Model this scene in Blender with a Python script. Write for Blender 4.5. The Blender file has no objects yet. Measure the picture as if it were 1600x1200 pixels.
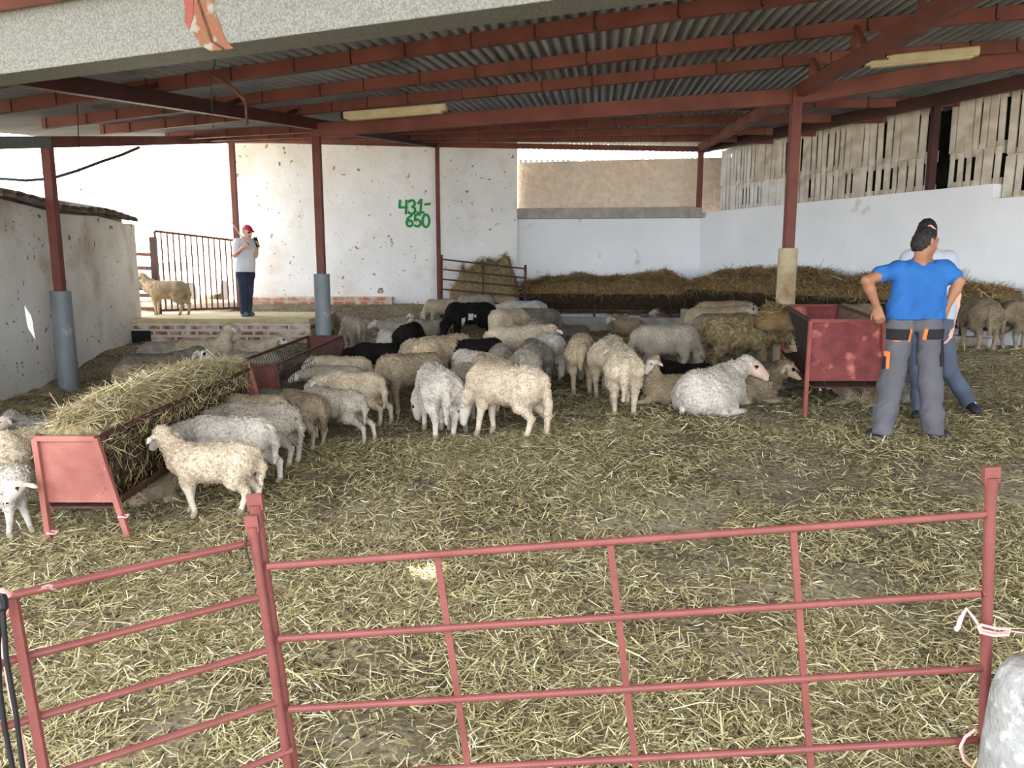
import bpy, math, random
import numpy as np
from mathutils import Vector, Matrix
random.seed(7); RNG = np.random.default_rng(11)
C = bpy.context.scene.collection
SC = bpy.context.scene
R = math.radians

# ------------------------------------------------------------------ camera
F, HC, PITCH = 1200.0, 1.45, R(9.0)
cam = bpy.data.cameras.new('camera'); cam_o = bpy.data.objects.new('camera', cam); C.objects.link(cam_o)
cam.sensor_fit = 'HORIZONTAL'; cam.sensor_width = 36; cam.lens = 36*F/1600
cam.clip_start = .05; cam.clip_end = 300
cam_o.location = (0, 0, HC); cam_o.rotation_euler = (R(90)-PITCH, 0, 0)
SC.camera = cam_o
# ------------------------------------------------------------------ world, sun, exposure
w = bpy.data.worlds.new('sky'); SC.world = w; w.use_nodes = True
bg = w.node_tree.nodes['Background']; bg.inputs[0].default_value = (.86, .93, 1, 1); bg.inputs[1].default_value = 2.6
sun = bpy.data.lights.new('sun', 'SUN'); sun.energy = 7; sun.angle = R(.5); sun.color = (1, .95, .86)
sun_o = bpy.data.objects.new('sun', sun); C.objects.link(sun_o)
SUN = Vector((.34, -.22, .91)).normalized()          # towards the sun
sun_o.rotation_euler = SUN.to_track_quat('Z', 'Y').to_euler()
SC.view_settings.view_transform = 'Standard'; SC.view_settings.look = 'None'
SC.view_settings.gamma = 1; SC.view_settings.use_curve_mapping = False
SC.view_settings.exposure = 1.78

# ------------------------------------------------------------------ helpers: space
CP, SP = math.cos(PITCH), math.sin(PITCH)
def ray(u, v):
    zc = (600-v)/F
    return Vector(((u-800)/F, CP+zc*SP, -SP+zc*CP))
def P(u, v, Y):                                       # the point seen at a pixel of the photo, at depth Y
    d = ray(u, v); t = Y/d.y
    return Vector((d.x*t, Y, HC+d.z*t))
def sm(a, b, x):
    t = np.clip((x-a)/(b-a), 0, 1); return t*t*(3-2*t)
def g(x, y):                                          # height of the littered ground
    x = np.asarray(x, float); y = np.asarray(y, float)
    left = 1-sm(-1.5, 1.5, x)
    z = -.2*np.maximum(left*(1-sm(10, 13, y)), 1-sm(4.5, 7, y))
    z = z+.36*sm(7.3, 9.3, y)*sm(3.2, 4.8, x)*(1-.6*sm(11, 15, y))
    z = z+.55*sm(14.3, 16.9, y)*(1-sm(-.6, .6, x))
    return z
def G(u, v):                                          # where a pixel's ray meets the ground
    d = ray(u, v); t = .5
    while t < 40:
        p = Vector((0, 0, HC))+d*t
        if p.z <= float(g(p.x, p.y)): break
        t += .02
    p.z = float(g(p.x, p.y)); return p
def vnoise(x, y, seed=0):
    r = np.random.default_rng(seed).random((256, 256))
    xi = np.floor(x).astype(int); yi = np.floor(y).astype(int); fx = x-xi; fy = y-yi
    fx = fx*fx*(3-2*fx); fy = fy*fy*(3-2*fy)
    a = r[xi % 256, yi % 256]; b = r[(xi+1) % 256, yi % 256]; c = r[xi % 256, (yi+1) % 256]; d = r[(xi+1) % 256, (yi+1) % 256]
    return (a*(1-fx)+b*fx)*(1-fy)+(c*(1-fx)+d*fx)*fy
def bumps(x, y):
    return .05*(vnoise(x*1.7, y*1.7, 1)-.5)+.035*(vnoise(x*5, y*5, 2)-.5)+.016*(vnoise(x*15, y*15, 3)-.5)

# ------------------------------------------------------------------ helpers: materials
def lin(c):
    return tuple(((x/255)/12.92 if x/255 <= .04045 else ((x/255+.055)/1.055)**2.4) for x in c)+(1,)
def mat(name, col, rough=.8, metal=0, col2=None, scale=6, bump=0, bscale=40, detail=6, lo=.35, hi=.65, spots=None, coords='Object', spec=.3):
    m = bpy.data.materials.new(name); m.use_nodes = True
    nt = m.node_tree; n = nt.nodes; l = nt.links; b = n['Principled BSDF']
    b.inputs['Roughness'].default_value = rough; b.inputs['Metallic'].default_value = metal
    b.inputs['Specular IOR Level'].default_value = spec
    c1 = lin(col); b.inputs['Base Color'].default_value = c1
    tc = n.new('ShaderNodeTexCoord'); out = None
    if col2 is not None:
        t = n.new('ShaderNodeTexNoise'); t.inputs['Scale'].default_value = scale; t.inputs['Detail'].default_value = detail
        l.new(tc.outputs[coords], t.inputs['Vector'])
        r = n.new('ShaderNodeValToRGB'); r.color_ramp.elements[0].position = lo; r.color_ramp.elements[1].position = hi
        r.color_ramp.elements[0].color = c1; r.color_ramp.elements[1].color = lin(col2)
        l.new(t.outputs[0], r.inputs[0]); out = r.outputs[0]
    for sp in (spots or []):                          # (colour, scale, threshold lo, hi, detail)
        t = n.new('ShaderNodeTexNoise'); t.inputs['Scale'].default_value = sp[1]; t.inputs['Detail'].default_value = sp[4]
        mp = n.new('ShaderNodeMapping'); mp.inputs['Location'].default_value = (sp[1]*1.7, 3.1, sp[1])
        l.new(tc.outputs[coords], mp.inputs[0]); l.new(mp.outputs[0], t.inputs['Vector'])
        r = n.new('ShaderNodeMapRange'); r.inputs[1].default_value = sp[2]; r.inputs[2].default_value = sp[3]
        l.new(t.outputs[0], r.inputs[0])
        fac = r.outputs[0]
        if len(sp) > 5:                               # only inside a height band z0..z1
            sx = n.new('ShaderNodeSeparateXYZ'); l.new(tc.outputs[coords], sx.inputs[0])
            q = n.new('ShaderNodeMapRange'); q.inputs[1].default_value = sp[5]; q.inputs[2].default_value = sp[6]
            l.new(sx.outputs[2], q.inputs[0])
            mu = n.new('ShaderNodeMath'); mu.operation = 'MULTIPLY'; l.new(fac, mu.inputs[0]); l.new(q.outputs[0], mu.inputs[1]); fac = mu.outputs[0]
        mx = n.new('ShaderNodeMix'); mx.data_type = 'RGBA'; mx.inputs[7].default_value = lin(sp[0])
        l.new(fac, mx.inputs[0])
        if out is None: mx.inputs[6].default_value = c1
        else: l.new(out, mx.inputs[6])
        out = mx.outputs[2]
    if out is not None: l.new(out, b.inputs['Base Color'])
    if bump:
        t2 = n.new('ShaderNodeTexNoise'); t2.inputs['Scale'].default_value = bscale; t2.inputs['Detail'].default_value = 5
        l.new(tc.outputs[coords], t2.inputs['Vector'])
        bp = n.new('ShaderNodeBump'); bp.inputs['Strength'].default_value = min(1, bump); bp.inputs['Distance'].default_value = .02*max(1, bump)
        l.new(t2.outputs[0], bp.inputs['Height']); l.new(bp.outputs[0], b.inputs['Normal'])
    return m
def straw_mat(name, stops, rough=.75):
    m = bpy.data.materials.new(name); m.use_nodes = True; nt = m.node_tree; n = nt.nodes
    b = n['Principled BSDF']; b.inputs['Roughness'].default_value = rough; b.inputs['Specular IOR Level'].default_value = .25
    a = n.new('ShaderNodeAttribute'); a.attribute_name = 'tone'
    r = n.new('ShaderNodeValToRGB'); e = r.color_ramp.elements
    while len(e) < len(stops): e.new(.5)
    for k, (p, c) in enumerate(stops): e[k].position = p; e[k].color = lin(c)
    nt.links.new(a.outputs['Fac'], r.inputs[0]); nt.links.new(r.outputs[0], b.inputs['Base Color'])
    return m
M = {}
M['red'] = mat('red_oxide_paint', (138, 72, 63), .6, 0, (120, 60, 51), 5, .15, 60, spots=[((120, 70, 55), 9, .66, .74, 6)])
M['redbeam'] = mat('red_beam_paint', (120, 70, 60), .65, 0, (100, 56, 48), 2.5, .1, 40)
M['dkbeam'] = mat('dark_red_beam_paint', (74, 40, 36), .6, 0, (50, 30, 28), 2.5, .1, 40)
M['redrail'] = mat('pink_red_rail_paint', (116, 64, 60), .5, 0, (103, 55, 51), 7, .1, 80, spots=[((190, 170, 172), 11, .70, .74, 4), ((120, 70, 62), 16, .68, .75, 5)])
M['redpanel'] = mat('faded_red_panel', (146, 90, 80), .65, 0, (132, 76, 67), 5, .2, 50, spots=[((170, 112, 100), 3, .5, .75, 6)])
M['redworn'] = mat('worn_red_panel', (126, 62, 60), .7, 0, (104, 48, 48), 8, .5, 25, spots=[((196, 118, 110), 7, .56, .72, 8)])
M['rust'] = mat('rusty_metal', (96, 62, 48), .8, .2, (60, 42, 36), 14, .3, 60)
M['dark'] = mat('dark_wire', (48, 42, 38), .7, .3)
M['black'] = mat('black_rubber', (24, 24, 26), .6)
M['pvc'] = mat('grey_plastic_pipe', (118, 124, 128), .5, 0, (104, 112, 118), 3, .05, 30, spots=[((170, 160, 140), 3, .62, .72, 5)])
M['pvcbeige'] = mat('beige_cement_pipe', (190, 178, 150), .75, 0, (168, 150, 118), 4, .15, 40, spots=[((120, 92, 58), 3.5, .5, .75, 6)])
M['galv'] = mat('galvanised_steel', (104, 104, 99), .55, .2, (124, 124, 118), 75, .1, 120, 3, .42, .6, spots=[((96, 96, 91), 60, .5, .64, 2)])
M['rustpatch'] = mat('peeling_red_paint', (124, 74, 56), .85, 0, (112, 82, 58), 18, .4, 40, spots=[((132, 128, 118), 10, .56, .64, 6)])
M['sheet'] = mat('corrugated_roof_sheet', (162, 164, 166), .6, .0, (134, 136, 140), 1.2, .1, 30, spots=[((90, 88, 84), 1.5, .6, .8, 6)])
M['wallw'] = mat('whitewashed_plaster', (232, 232, 232), .9, 0, (222, 220, 216), 1.3, .35, 9, spots=[((204, 188, 166), 1.1, .56, .80, 7), ((150, 136, 120), 7.5, .70, .72, 2), ((160, 150, 138), 16, .70, .73, 2)])
M['walll'] = mat('dirty_whitewash', (226, 224, 218), .9, 0, (206, 202, 194), 1.2, .5, 8, spots=[((150, 122, 86), .8, .54, .74, 7), ((112, 100, 86), 8, .685, .71, 2), ((90, 82, 72), 15, .70, .73, 2)])
M['wallr'] = mat('white_painted_wall', (238, 240, 244), .9, 0, (230, 231, 234), .9, .2, 7, spots=[((206, 198, 188), 2.2, .66, .73, 9)])
M['rough'] = mat('rough_render', (246, 230, 210), .95, 0, (232, 208, 182), 9, 1.6, 14, spots=[((226, 212, 196), 3, .55, .75, 8)])
M['conc'] = mat('concrete', (176, 172, 164), .9, 0, (150, 146, 138), 5, .4, 30, spots=[((120, 116, 108), 3, .6, .75, 8)])
M['plank'] = mat('grey_white_planks', (222, 213, 200), .85, 0, (190, 178, 162), 4, .25, 30, spots=[((140, 118, 92), 2.2, .6, .8, 7)])
M['plankw'] = mat('pale_planks', (228, 226, 222), .85, 0, (206, 200, 192), 4, .2, 30)
M['plankg'] = mat('dimmed_rear_planks', (122, 121, 120), .85, 0, (104, 102, 100), 4, .2, 30)  # greyed down so direct sun does not bleach out the slats
M['lamp'] = mat('aged_lamp_housing', (206, 196, 160), .5, 0, (190, 176, 136), 6)
M['tile'] = mat('old_roof_tile', (136, 122, 108), .9, 0, (98, 88, 78), 4, .5, 20)
M['bank'] = mat('dry_pale_earth', (226, 208, 178), .95, 0, (238, 226, 204), .5, .5, 3, spots=[((196, 168, 96), .6, .58, .7, 6)])
M['green'] = mat('green_paint', (20, 140, 62), .6)
M['blue'] = mat('blue_marking_paint', (92, 138, 196), .9, 0, (160, 180, 206), 14)
M['rope'] = mat('pink_twine', (226, 158, 152), .8)
M['skin'] = mat('tanned_skin', (154, 108, 82), .55, 0, (142, 96, 72), 6)
M['hair'] = mat('black_hair', (26, 22, 22), .6, 0, (40, 34, 32), 30, .4, 120)
M['shirtb'] = mat('blue_cotton', (40, 96, 160), .85, 0, (36, 86, 148), 3, .25, 14)
M['shirtw'] = mat('white_cotton', (178, 180, 190), .85, 0, (168, 172, 184), 4, .25, 14)
M['trs'] = mat('grey_work_cloth', (94, 92, 98), .85, 0, (82, 80, 86), 3, .35, 12)
M['shirtl'] = mat('pale_white_cotton', (236, 238, 244), .85, 0, (224, 228, 238), 4, .25, 14)
M['jean'] = mat('dark_blue_denim', (44, 52, 74), .85, 0, (58, 66, 90), 5, .3, 14)
M['jeang'] = mat('grey_blue_denim', (84, 92, 108), .85, 0, (70, 78, 94), 5, .3, 14)
M['blackcloth'] = mat('black_cloth', (30, 30, 34), .8)
M['orange'] = mat('orange_piping', (236, 120, 60), .7)
M['capred'] = mat('red_cap_cloth', (204, 60, 76), .7)
M['shoe'] = mat('dark_shoe', (34, 36, 44), .6)
M['shoeb'] = mat('blue_grey_shoe', (92, 108, 128), .7)
M['white'] = mat('white_plastic', (232, 232, 230), .5)
M['glass'] = mat('car_glass', (90, 110, 120), .1)
M['carpaint'] = mat('pale_car_paint', (232, 232, 228), .3)
M['wood'] = mat('pale_stick', (196, 170, 130), .7)

# ------------------------------------------------------------------ helpers: meshes and objects
class MB:
    def __init__(s): s.v = []; s.f = []; s.m = []
    def add(s, vs, fs, m=0):
        o = len(s.v); s.v += [tuple(v) for v in vs]; s.f += [tuple(i+o for i in f) for f in fs]; s.m += [m]*len(fs); return s
    def hexa(s, p, m=0):                              # p: 4 bottom, 4 top corners
        return s.add(p, [(3, 2, 1, 0), (4, 5, 6, 7), (0, 1, 5, 4), (1, 2, 6, 5), (2, 3, 7, 6), (3, 0, 4, 7)], m)
    def box(s, a, b, m=0):
        (x0, y0, z0), (x1, y1, z1) = a, b
        return s.hexa([(x0, y0, z0), (x1, y0, z0), (x1, y1, z0), (x0, y1, z0), (x0, y0, z1), (x1, y0, z1), (x1, y1, z1), (x0, y1, z1)], m)
    def bar(s, p0, p1, wd, ht, up=(0, 0, 1), m=0):
        p0 = Vector(p0); p1 = Vector(p1); d = (p1-p0).normalized(); up = Vector(up)
        sd = d.cross(up)
        if sd.length < 1e-4: sd = d.cross(Vector((1, 0, 0)))
        sd.normalize(); u2 = sd.cross(d).normalized(); a = sd*wd/2; b = u2*ht/2
        return s.hexa([p0-a-b, p0+a-b, p1+a-b, p1-a-b, p0-a+b, p0+a+b, p1+a+b, p1-a+b], m)
    def tube(s, pts, r, n=8, m=0, closed=True):
        pts = [Vector(p) for p in pts]; rs = r if isinstance(r, (list, tuple)) else [r]*len(pts)
        vs = []; fs = []; ref = None
        for i, p in enumerate(pts):
            d = (pts[min(i+1, len(pts)-1)]-pts[max(i-1, 0)]).normalized()
            if ref is None: ref = d.orthogonal().normalized()
            ref = (ref-d*ref.dot(d)).normalized(); b = d.cross(ref)
            for k in range(n):
                a = 2*math.pi*k/n; vs.append(p+(ref*math.cos(a)+b*math.sin(a))*rs[i])
        for i in range(len(pts)-1):
            for k in range(n): fs.append((i*n+k, i*n+(k+1) % n, (i+1)*n+(k+1) % n, (i+1)*n+k))
        if closed: fs += [tuple(range(n-1, -1, -1)), tuple((len(pts)-1)*n+k for k in range(n))]
        return s.add(vs, fs, m)
def link(name, v, f, mats, parent=None, mi=None, smooth=False, loc=None, bevel=0):
    me = bpy.data.meshes.new(name)
    v = [tuple(q) for q in v]
    if loc is not None: v = [(a-loc[0], b-loc[1], c-loc[2]) for a, b, c in v]
    me.from_pydata(v, [], f)
    for m_ in (mats if isinstance(mats, (list, tuple)) else [mats]): me.materials.append(m_)
    if mi is not None: me.polygons.foreach_set('material_index', mi)
    if smooth: me.polygons.foreach_set('use_smooth', [True]*len(me.polygons))
    me.update()
    o = bpy.data.objects.new(name, me); C.objects.link(o)
    if loc is not None: o.location = loc
    if parent is not None: o.parent = parent
    if bevel:
        bv = o.modifiers.new('bevel', 'BEVEL'); bv.width = bevel; bv.segments = 2; bv.limit_method = 'ANGLE'
    return o
def obj(name, mb, m, parent=None, smooth=False, bevel=0, label=None):
    # children of a thing whose Empty stands at loc get their mesh in that thing's own space
    loc = parent.location if parent is not None else None
    v = mb.v
    if loc is not None: v = [(a-loc[0], b-loc[1], c-loc[2]) for a, b, c in v]
    elif mb.v:
        a = np.array(mb.v); loc2 = Vector(((a[:, 0].min()+a[:, 0].max())/2, (a[:, 1].min()+a[:, 1].max())/2, a[:, 2].min()))
        o = link(name, v, mb.f, m, None, mb.m, smooth, loc2, bevel)
        if label: o['label'] = label
        return o
    o = link(name, v, mb.f, m, parent, mb.m, smooth, None, bevel)
    if label: o['label'] = label
    return o
def sub(name, mb, m, part, root, smooth=False, bevel=0, label=None):      # a piece of a part (thing > part > sub-part)
    loc = root.location
    o = link(name, [(a-loc[0], b-loc[1], c-loc[2]) for a, b, c in mb.v], mb.f, m, part, mb.m, smooth, None, bevel)
    if label: o['label'] = label
    return o
def tag(o, label, cat, group=None, kind=None):
    o['label'] = label; o['category'] = cat
    if group: o['group'] = group
    if kind: o['kind'] = kind
    return o
def thing(name, loc, label, cat, group=None):
    o = bpy.data.objects.new(name, None); C.objects.link(o); o.location = loc; o.empty_display_size = .1
    return tag(o, label, cat, group)
def struct(name, mb, m, label, cat, bevel=0, smooth=False):
    o = obj(name, mb, m, None, smooth, bevel); return tag(o, label, cat, None, 'structure')
def strands(name, pts, dirs, L, Wd, lift, m, curl=.25, parent=None):
    """thin curved ribbons: pts (n,3) roots, dirs (n,3) unit, L, Wd (n,), one mesh"""
    n = len(pts); up = np.array([0, 0, 1.])
    side = np.cross(dirs, up+RNG.normal(0, .35, (n, 3))); side /= np.linalg.norm(side, axis=1)[:, None]+1e-9
    bend = RNG.normal(0, curl, (n, 3)); bend[:, 2] *= .5
    rows = []
    for t in (0, .5, 1):
        c = pts+dirs*(L*(t-.5))[:, None]+bend*(L*(.25-(t-.5)**2))[:, None]
        c[:, 2] += lift
        hw = (Wd*.5*(1 if t == .5 else .75))[:, None]
        rows += [c-side*hw, c+side*hw]
    V = np.stack(rows, 1).reshape(-1, 3)
    b = (np.arange(n)*6)[:, None]
    Q = np.stack([b+np.array([[0, 1, 3, 2]]), b+np.array([[2, 3, 5, 4]])], 1).reshape(-1, 4)
    me = bpy.data.meshes.new(name); me.vertices.add(len(V)); me.vertices.foreach_set('co', V.ravel())
    me.loops.add(Q.size); me.polygons.add(len(Q))
    me.loops.foreach_set('vertex_index', Q.ravel()); me.polygons.foreach_set('loop_start', np.arange(0, Q.size, 4))
    me.update(calc_edges=True); me.validate()
    at = me.attributes.new('tone', 'FLOAT', 'POINT')
    at.data.foreach_set('value', np.repeat(np.clip(RNG.beta(2, 2.2, n), 0, 1), 6).astype(np.float32))
    me.materials.append(m)
    o = bpy.data.objects.new(name, me); C.objects.link(o)
    if parent is not None: o.parent = parent
    return o

# ------------------------------------------------------------------ helpers: signed distance bodies
class Body:
    """a smooth union of tapered limbs, skinned as one closed surface"""
    def __init__(s): s.p = []; s.cuts = []
    def cap(s, a, ra, b, rb, k=.03, tag=0): s.p.append(('c', np.array(a, float), ra, np.array(b, float), rb, k, tag)); return s
    def ell(s, c, r, k=.03, tag=0, rot=None): s.p.append(('e', np.array(c, float), np.array(r, float), None if rot is None else np.array(rot, float), 0, k, tag)); return s
    def cut(s, pt, n): s.cuts.append((np.array(pt, float), np.array(n, float)/np.linalg.norm(n))); return s      # keeps the side n points away from
    def mesh(s, h, inflate=0, clip=None):
        lo = []; hi = []
        for q in s.p:
            if q[0] == 'c':
                r = max(q[2], q[4]); lo.append(np.minimum(q[1], q[3])-r); hi.append(np.maximum(q[1], q[3])+r)
            else:
                r = q[2].max() if q[3] is not None else q[2]; lo.append(q[1]-r); hi.append(q[1]+r)
        lo = np.min(lo, 0)-inflate-3*h; hi = np.max(hi, 0)+inflate+3*h
        n = np.ceil((hi-lo)/h).astype(int)+1
        ax = [lo[i]+h*np.arange(n[i]) for i in range(3)]
        D = np.full(n, 1.0); T = np.zeros(n, np.int8); N = np.full(n, 1.0)
        for q in s.p:
            k = q[5]
            if q[0] == 'c':
                r = max(q[2], q[4]); a0 = np.minimum(q[1], q[3])-r; a1 = np.maximum(q[1], q[3])+r
            else:
                r = q[2].max() if q[3] is not None else q[2]; a0 = q[1]-r; a1 = q[1]+r
            mg = k+inflate+2*h
            i0 = np.clip(np.floor((a0-mg-lo)/h).astype(int), 0, n-1); i1 = np.clip(np.ceil((a1+mg-lo)/h).astype(int)+1, 1, n)
            sl = tuple(slice(i0[j], i1[j]) for j in range(3))
            X, Y, Z = ax[0][sl[0]][:, None, None], ax[1][sl[1]][None, :, None], ax[2][sl[2]][None, None, :]
            if q[0] == 'c':
                ab = q[3]-q[1]; L2 = max(ab.dot(ab), 1e-9)
                t = np.clip(((X-q[1][0])*ab[0]+(Y-q[1][1])*ab[1]+(Z-q[1][2])*ab[2])/L2, 0, 1)
                d = np.sqrt((X-q[1][0]-t*ab[0])**2+(Y-q[1][1]-t*ab[1])**2+(Z-q[1][2]-t*ab[2])**2)-(q[2]+(q[4]-q[2])*t)
            else:
                dx, dy, dz = X-q[1][0], Y-q[1][1], Z-q[1][2]
                if q[3] is not None:
                    m = q[3]; dx, dy, dz = (m[0][0]*dx+m[0][1]*dy+m[0][2]*dz, m[1][0]*dx+m[1][1]*dy+m[1][2]*dz, m[2][0]*dx+m[2][1]*dy+m[2][2]*dz)
                a, b, c = q[2]
                k0 = np.sqrt((dx/a)**2+(dy/b)**2+(dz/c)**2); k1 = np.sqrt((dx/a/a)**2+(dy/b/b)**2+(dz/c/c)**2)+1e-9
                d = k0*(k0-1)/k1
            o = D[sl]; hh = np.clip(.5+.5*(o-d)/k, 0, 1)
            D[sl] = o*(1-hh)+d*hh-k*hh*(1-hh)
            w = d < N[sl]; T[sl] = np.where(w, q[6], T[sl]); N[sl] = np.minimum(N[sl], d)
        D = D-inflate
        XX, YY, ZZ = ax[0][:, None, None], ax[1][None, :, None], ax[2][None, None, :]
        for pt, nn in s.cuts+(clip or []):
            D = np.maximum(D, (XX-pt[0])*nn[0]+(YY-pt[1])*nn[1]+(ZZ-pt[2])*nn[2])
        D[0] = D[-1] = 1; D[:, 0] = D[:, -1] = 1; D[:, :, 0] = D[:, :, -1] = 1
        return nets(D, T, lo, h)
def nets(D, T, lo, h):
    S = D < 0; nx, ny, nz = D.shape
    c8 = [(i, j, k) for i in (0, 1) for j in (0, 1) for k in (0, 1)]
    cnt = sum(S[i:nx-1+i, j:ny-1+j, k:nz-1+k].astype(np.int8) for i, j, k in c8)
    cells = np.argwhere((cnt > 0) & (cnt < 8))
    idx = np.full((nx-1, ny-1, nz-1), -1, np.int64); idx[tuple(cells.T)] = np.arange(len(cells))
    acc = np.zeros((len(cells), 3)); num = np.zeros(len(cells))
    def at(o): return D[cells[:, 0]+o[0], cells[:, 1]+o[1], cells[:, 2]+o[2]]
    for a in c8:
        for ax in range(3):
            if a[ax] == 0:
                b = list(a); b[ax] = 1; da, db = at(a), at(b); x = (da < 0) != (db < 0)
                t = np.where(x, da/np.where(x, da-db, 1), 0)
                p = np.repeat(np.array(a, float)[None], len(cells), 0); p[:, ax] = t
                acc += p*x[:, None]; num += x
    V = lo+h*(cells+acc/num[:, None])
    tg = T[cells[:, 0], cells[:, 1], cells[:, 2]]
    Q = []
    for ax in range(3):
        u, v = (ax+1) % 3, (ax+2) % 3
        sh = [slice(None)]*3; s2 = [slice(None)]*3; sh[ax] = slice(0, -1); s2[ax] = slice(1, None)
        A, B = S[tuple(sh)], S[tuple(s2)]
        e = np.argwhere(A != B); fl = A[tuple(e.T)]
        ok = (e[:, u] > 0) & (e[:, v] > 0); e = e[ok]; fl = fl[ok]
        def ci(du, dv):
            c = e.copy(); c[:, u] -= du; c[:, v] -= dv
            return idx[np.minimum(c[:, 0], nx-2), np.minimum(c[:, 1], ny-2), np.minimum(c[:, 2], nz-2)]
        q = np.stack([ci(1, 1), ci(0, 1), ci(0, 0), ci(1, 0)], 1)
        q[~fl] = q[~fl][:, ::-1]; Q.append(q)
    Q = np.concatenate(Q); Q = Q[(Q >= 0).all(1)]
    return V, Q, tg
def sdf_obj(name, res, mats, loc, parent=None, rough=0, rs=30, seed=0, relax=2):
    V, Q, tg = res
    for _ in range(relax):                            # even out the lattice
        s_ = np.zeros_like(V); n_ = np.zeros(len(V))
        for k in range(4):
            for d in (1, 3):
                np.add.at(s_, Q[:, k], V[Q[:, (k+d) % 4]]); np.add.at(n_, Q[:, k], 1)
        V = V*.5+.5*s_/np.maximum(n_, 1)[:, None]
    if rough:
        c = V.mean(0); N = np.zeros_like(V); fn = np.cross(V[Q[:, 2]]-V[Q[:, 0]], V[Q[:, 3]]-V[Q[:, 1]])
        for k in range(4): np.add.at(N, Q[:, k], fn)
        N /= np.linalg.norm(N, axis=1)[:, None]+1e-9
        n1 = vnoise(V[:, 0]*rs+V[:, 2]*rs*.7+50, V[:, 1]*rs+V[:, 2]*rs+50, seed % 50+5)+.6*vnoise(V[:, 0]*rs*2.3+9-V[:, 2]*rs, V[:, 1]*rs*2.3+V[:, 2]*rs*1.4+70, seed % 50+6)
        V = V+N*((n1-.8)*rough*(tg == 0))[:, None]
    me = bpy.data.meshes.new(name); me.vertices.add(len(V)); me.vertices.foreach_set('co', V.ravel())
    me.loops.add(Q.size); me.polygons.add(len(Q))
    me.loops.foreach_set('vertex_index', Q.ravel().astype(np.int32)); me.polygons.foreach_set('loop_start', np.arange(0, Q.size, 4, dtype=np.int32))
    for m_ in mats: me.materials.append(m_)
    me.polygons.foreach_set('material_index', np.minimum(np.sort(tg[Q], 1)[:, 2], len(mats)-1).astype(np.int32))
    me.polygons.foreach_set('use_smooth', np.ones(len(Q), bool))
    me.update(calc_edges=True); me.validate()
    o = bpy.data.objects.new(name, me); C.objects.link(o)
    if parent is not None: o.parent = parent
    else: o.location = loc
    LAST[0] = (V, Q, tg)
    return o
LAST = [None]

# ================================================================== THE SETTING
# ---- ground
def ground():
    xs = np.concatenate([np.arange(-11, -4.5, .25), np.arange(-4.5, 4.5, .05), np.arange(4.5, 11.01, .25)])
    ys = np.concatenate([np.arange(-6, .8, .3), np.arange(.8, 8, .05), np.arange(8, 19.01, .14)])
    X, Y = np.meshgrid(xs, ys, indexing='ij'); Z = g(X, Y)+bumps(X, Y)
    V = np.stack([X, Y, Z], -1).reshape(-1, 3); nx, ny = X.shape
    i = np.arange(nx*ny).reshape(nx, ny)
    Q = np.stack([i[:-1, :-1], i[1:, :-1], i[1:, 1:], i[:-1, 1:]], -1).reshape(-1, 4)
    m = mat('trodden_litter', (96, 84, 64), .95, 0, (150, 138, 116), 1.1, .8, 22, 9, .40, .70, spots=[((84, 74, 56), .45, .5, .68, 6), ((170, 156, 118), 34, .54, .66, 5), ((46, 39, 30), 26, .54, .68, 4)])
    o = link('floor', V.tolist(), Q.tolist(), m, smooth=True)
    return tag(o, 'trodden manure and straw ground of the pen', 'ground', None, 'structure')
floor = ground()
# ---- walls
def wall(name, poly, th, m, label, bevel=0):
    """poly: list of (x, y, z0, z1) along the wall; th: thickness vector"""
    mb = MB(); t = Vector(th)
    for a, b in zip(poly[:-1], poly[1:]):
        p = [Vector((a[0], a[1], a[2])), Vector((b[0], b[1], b[2]))]; q = [Vector((a[0], a[1], a[3])), Vector((b[0], b[1], b[3]))]
        mb.hexa([p[0], p[1], p[1]+t, p[0]+t, q[0], q[1], q[1]+t, q[0]+t])
    return struct(name, mb, m, label, 'wall', bevel)
# long low wall at the left, with the edge of a tiled shed roof on it
A0, A1 = Vector((-5.55, 5.6, 0)), Vector((-6.98, 14.3, 0))
def lwall(t): return A0.lerp(A1, t)
prof = []
for t in np.linspace(0, 1, 12):
    p = lwall(t); z = 2.2+.03*math.sin(t*17)-.05*t
    prof.append((p.x, p.y, -.5, z))
wall('wall_left', prof, (-.3, -.05, 0), M['walll'], 'low stained whitewashed wall along the left side')
# its far end face turns away to the left
wall('wall_left_return', [(-7.0, 14.28, 0, 2.15), (-7.6, 14.4, 0, 2.15)], (0, .25, 0), M['walll'], 'end of the low left wall beside the platform')
mb = MB()
nrow = 26
fl = MB(); fl.bar(lwall(0)+Vector((-.2, 0, 2.2)), lwall(1)+Vector((-.2, 0, 2.16)), .12, .34); struct('wall_left_top', fl, M['tile'], 'rough masonry under the tiles of the low left wall', 'wall')
for k in range(nrow):                                 # rows of half-round tiles running away over the shed
    p = lwall((k+.5)/nrow); z = 2.22+.03*math.sin((k+.5)/nrow*17)
    pts = []
    for j in range(7):
        a = math.pi*j/6; pts.append((.17*math.cos(a), .075*math.sin(a)))
    vs = []
    for (dx, s) in ((.14, 0), (-1.6, .30)):
        for (yy, zz) in pts: vs.append((p.x+dx, p.y+yy, z+zz+s))
        for (yy, zz) in pts: vs.append((p.x+dx, p.y+yy*.88, z+zz-.018+s))
    f = []
    for j in range(6):
        f += [(j, j+1, 15+j, 14+j), (7+j, 21+j, 22+j, 8+j), (j, 7+j, 8+j, j+1), (14+j, 15+j, 22+j, 21+j)]
    mb.add(vs, f)
o = obj('shed_roof', mb, M['tile']); tag(o, 'old clay tile roof edge lying on the low left wall', 'roof', None, 'structure')
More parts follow.
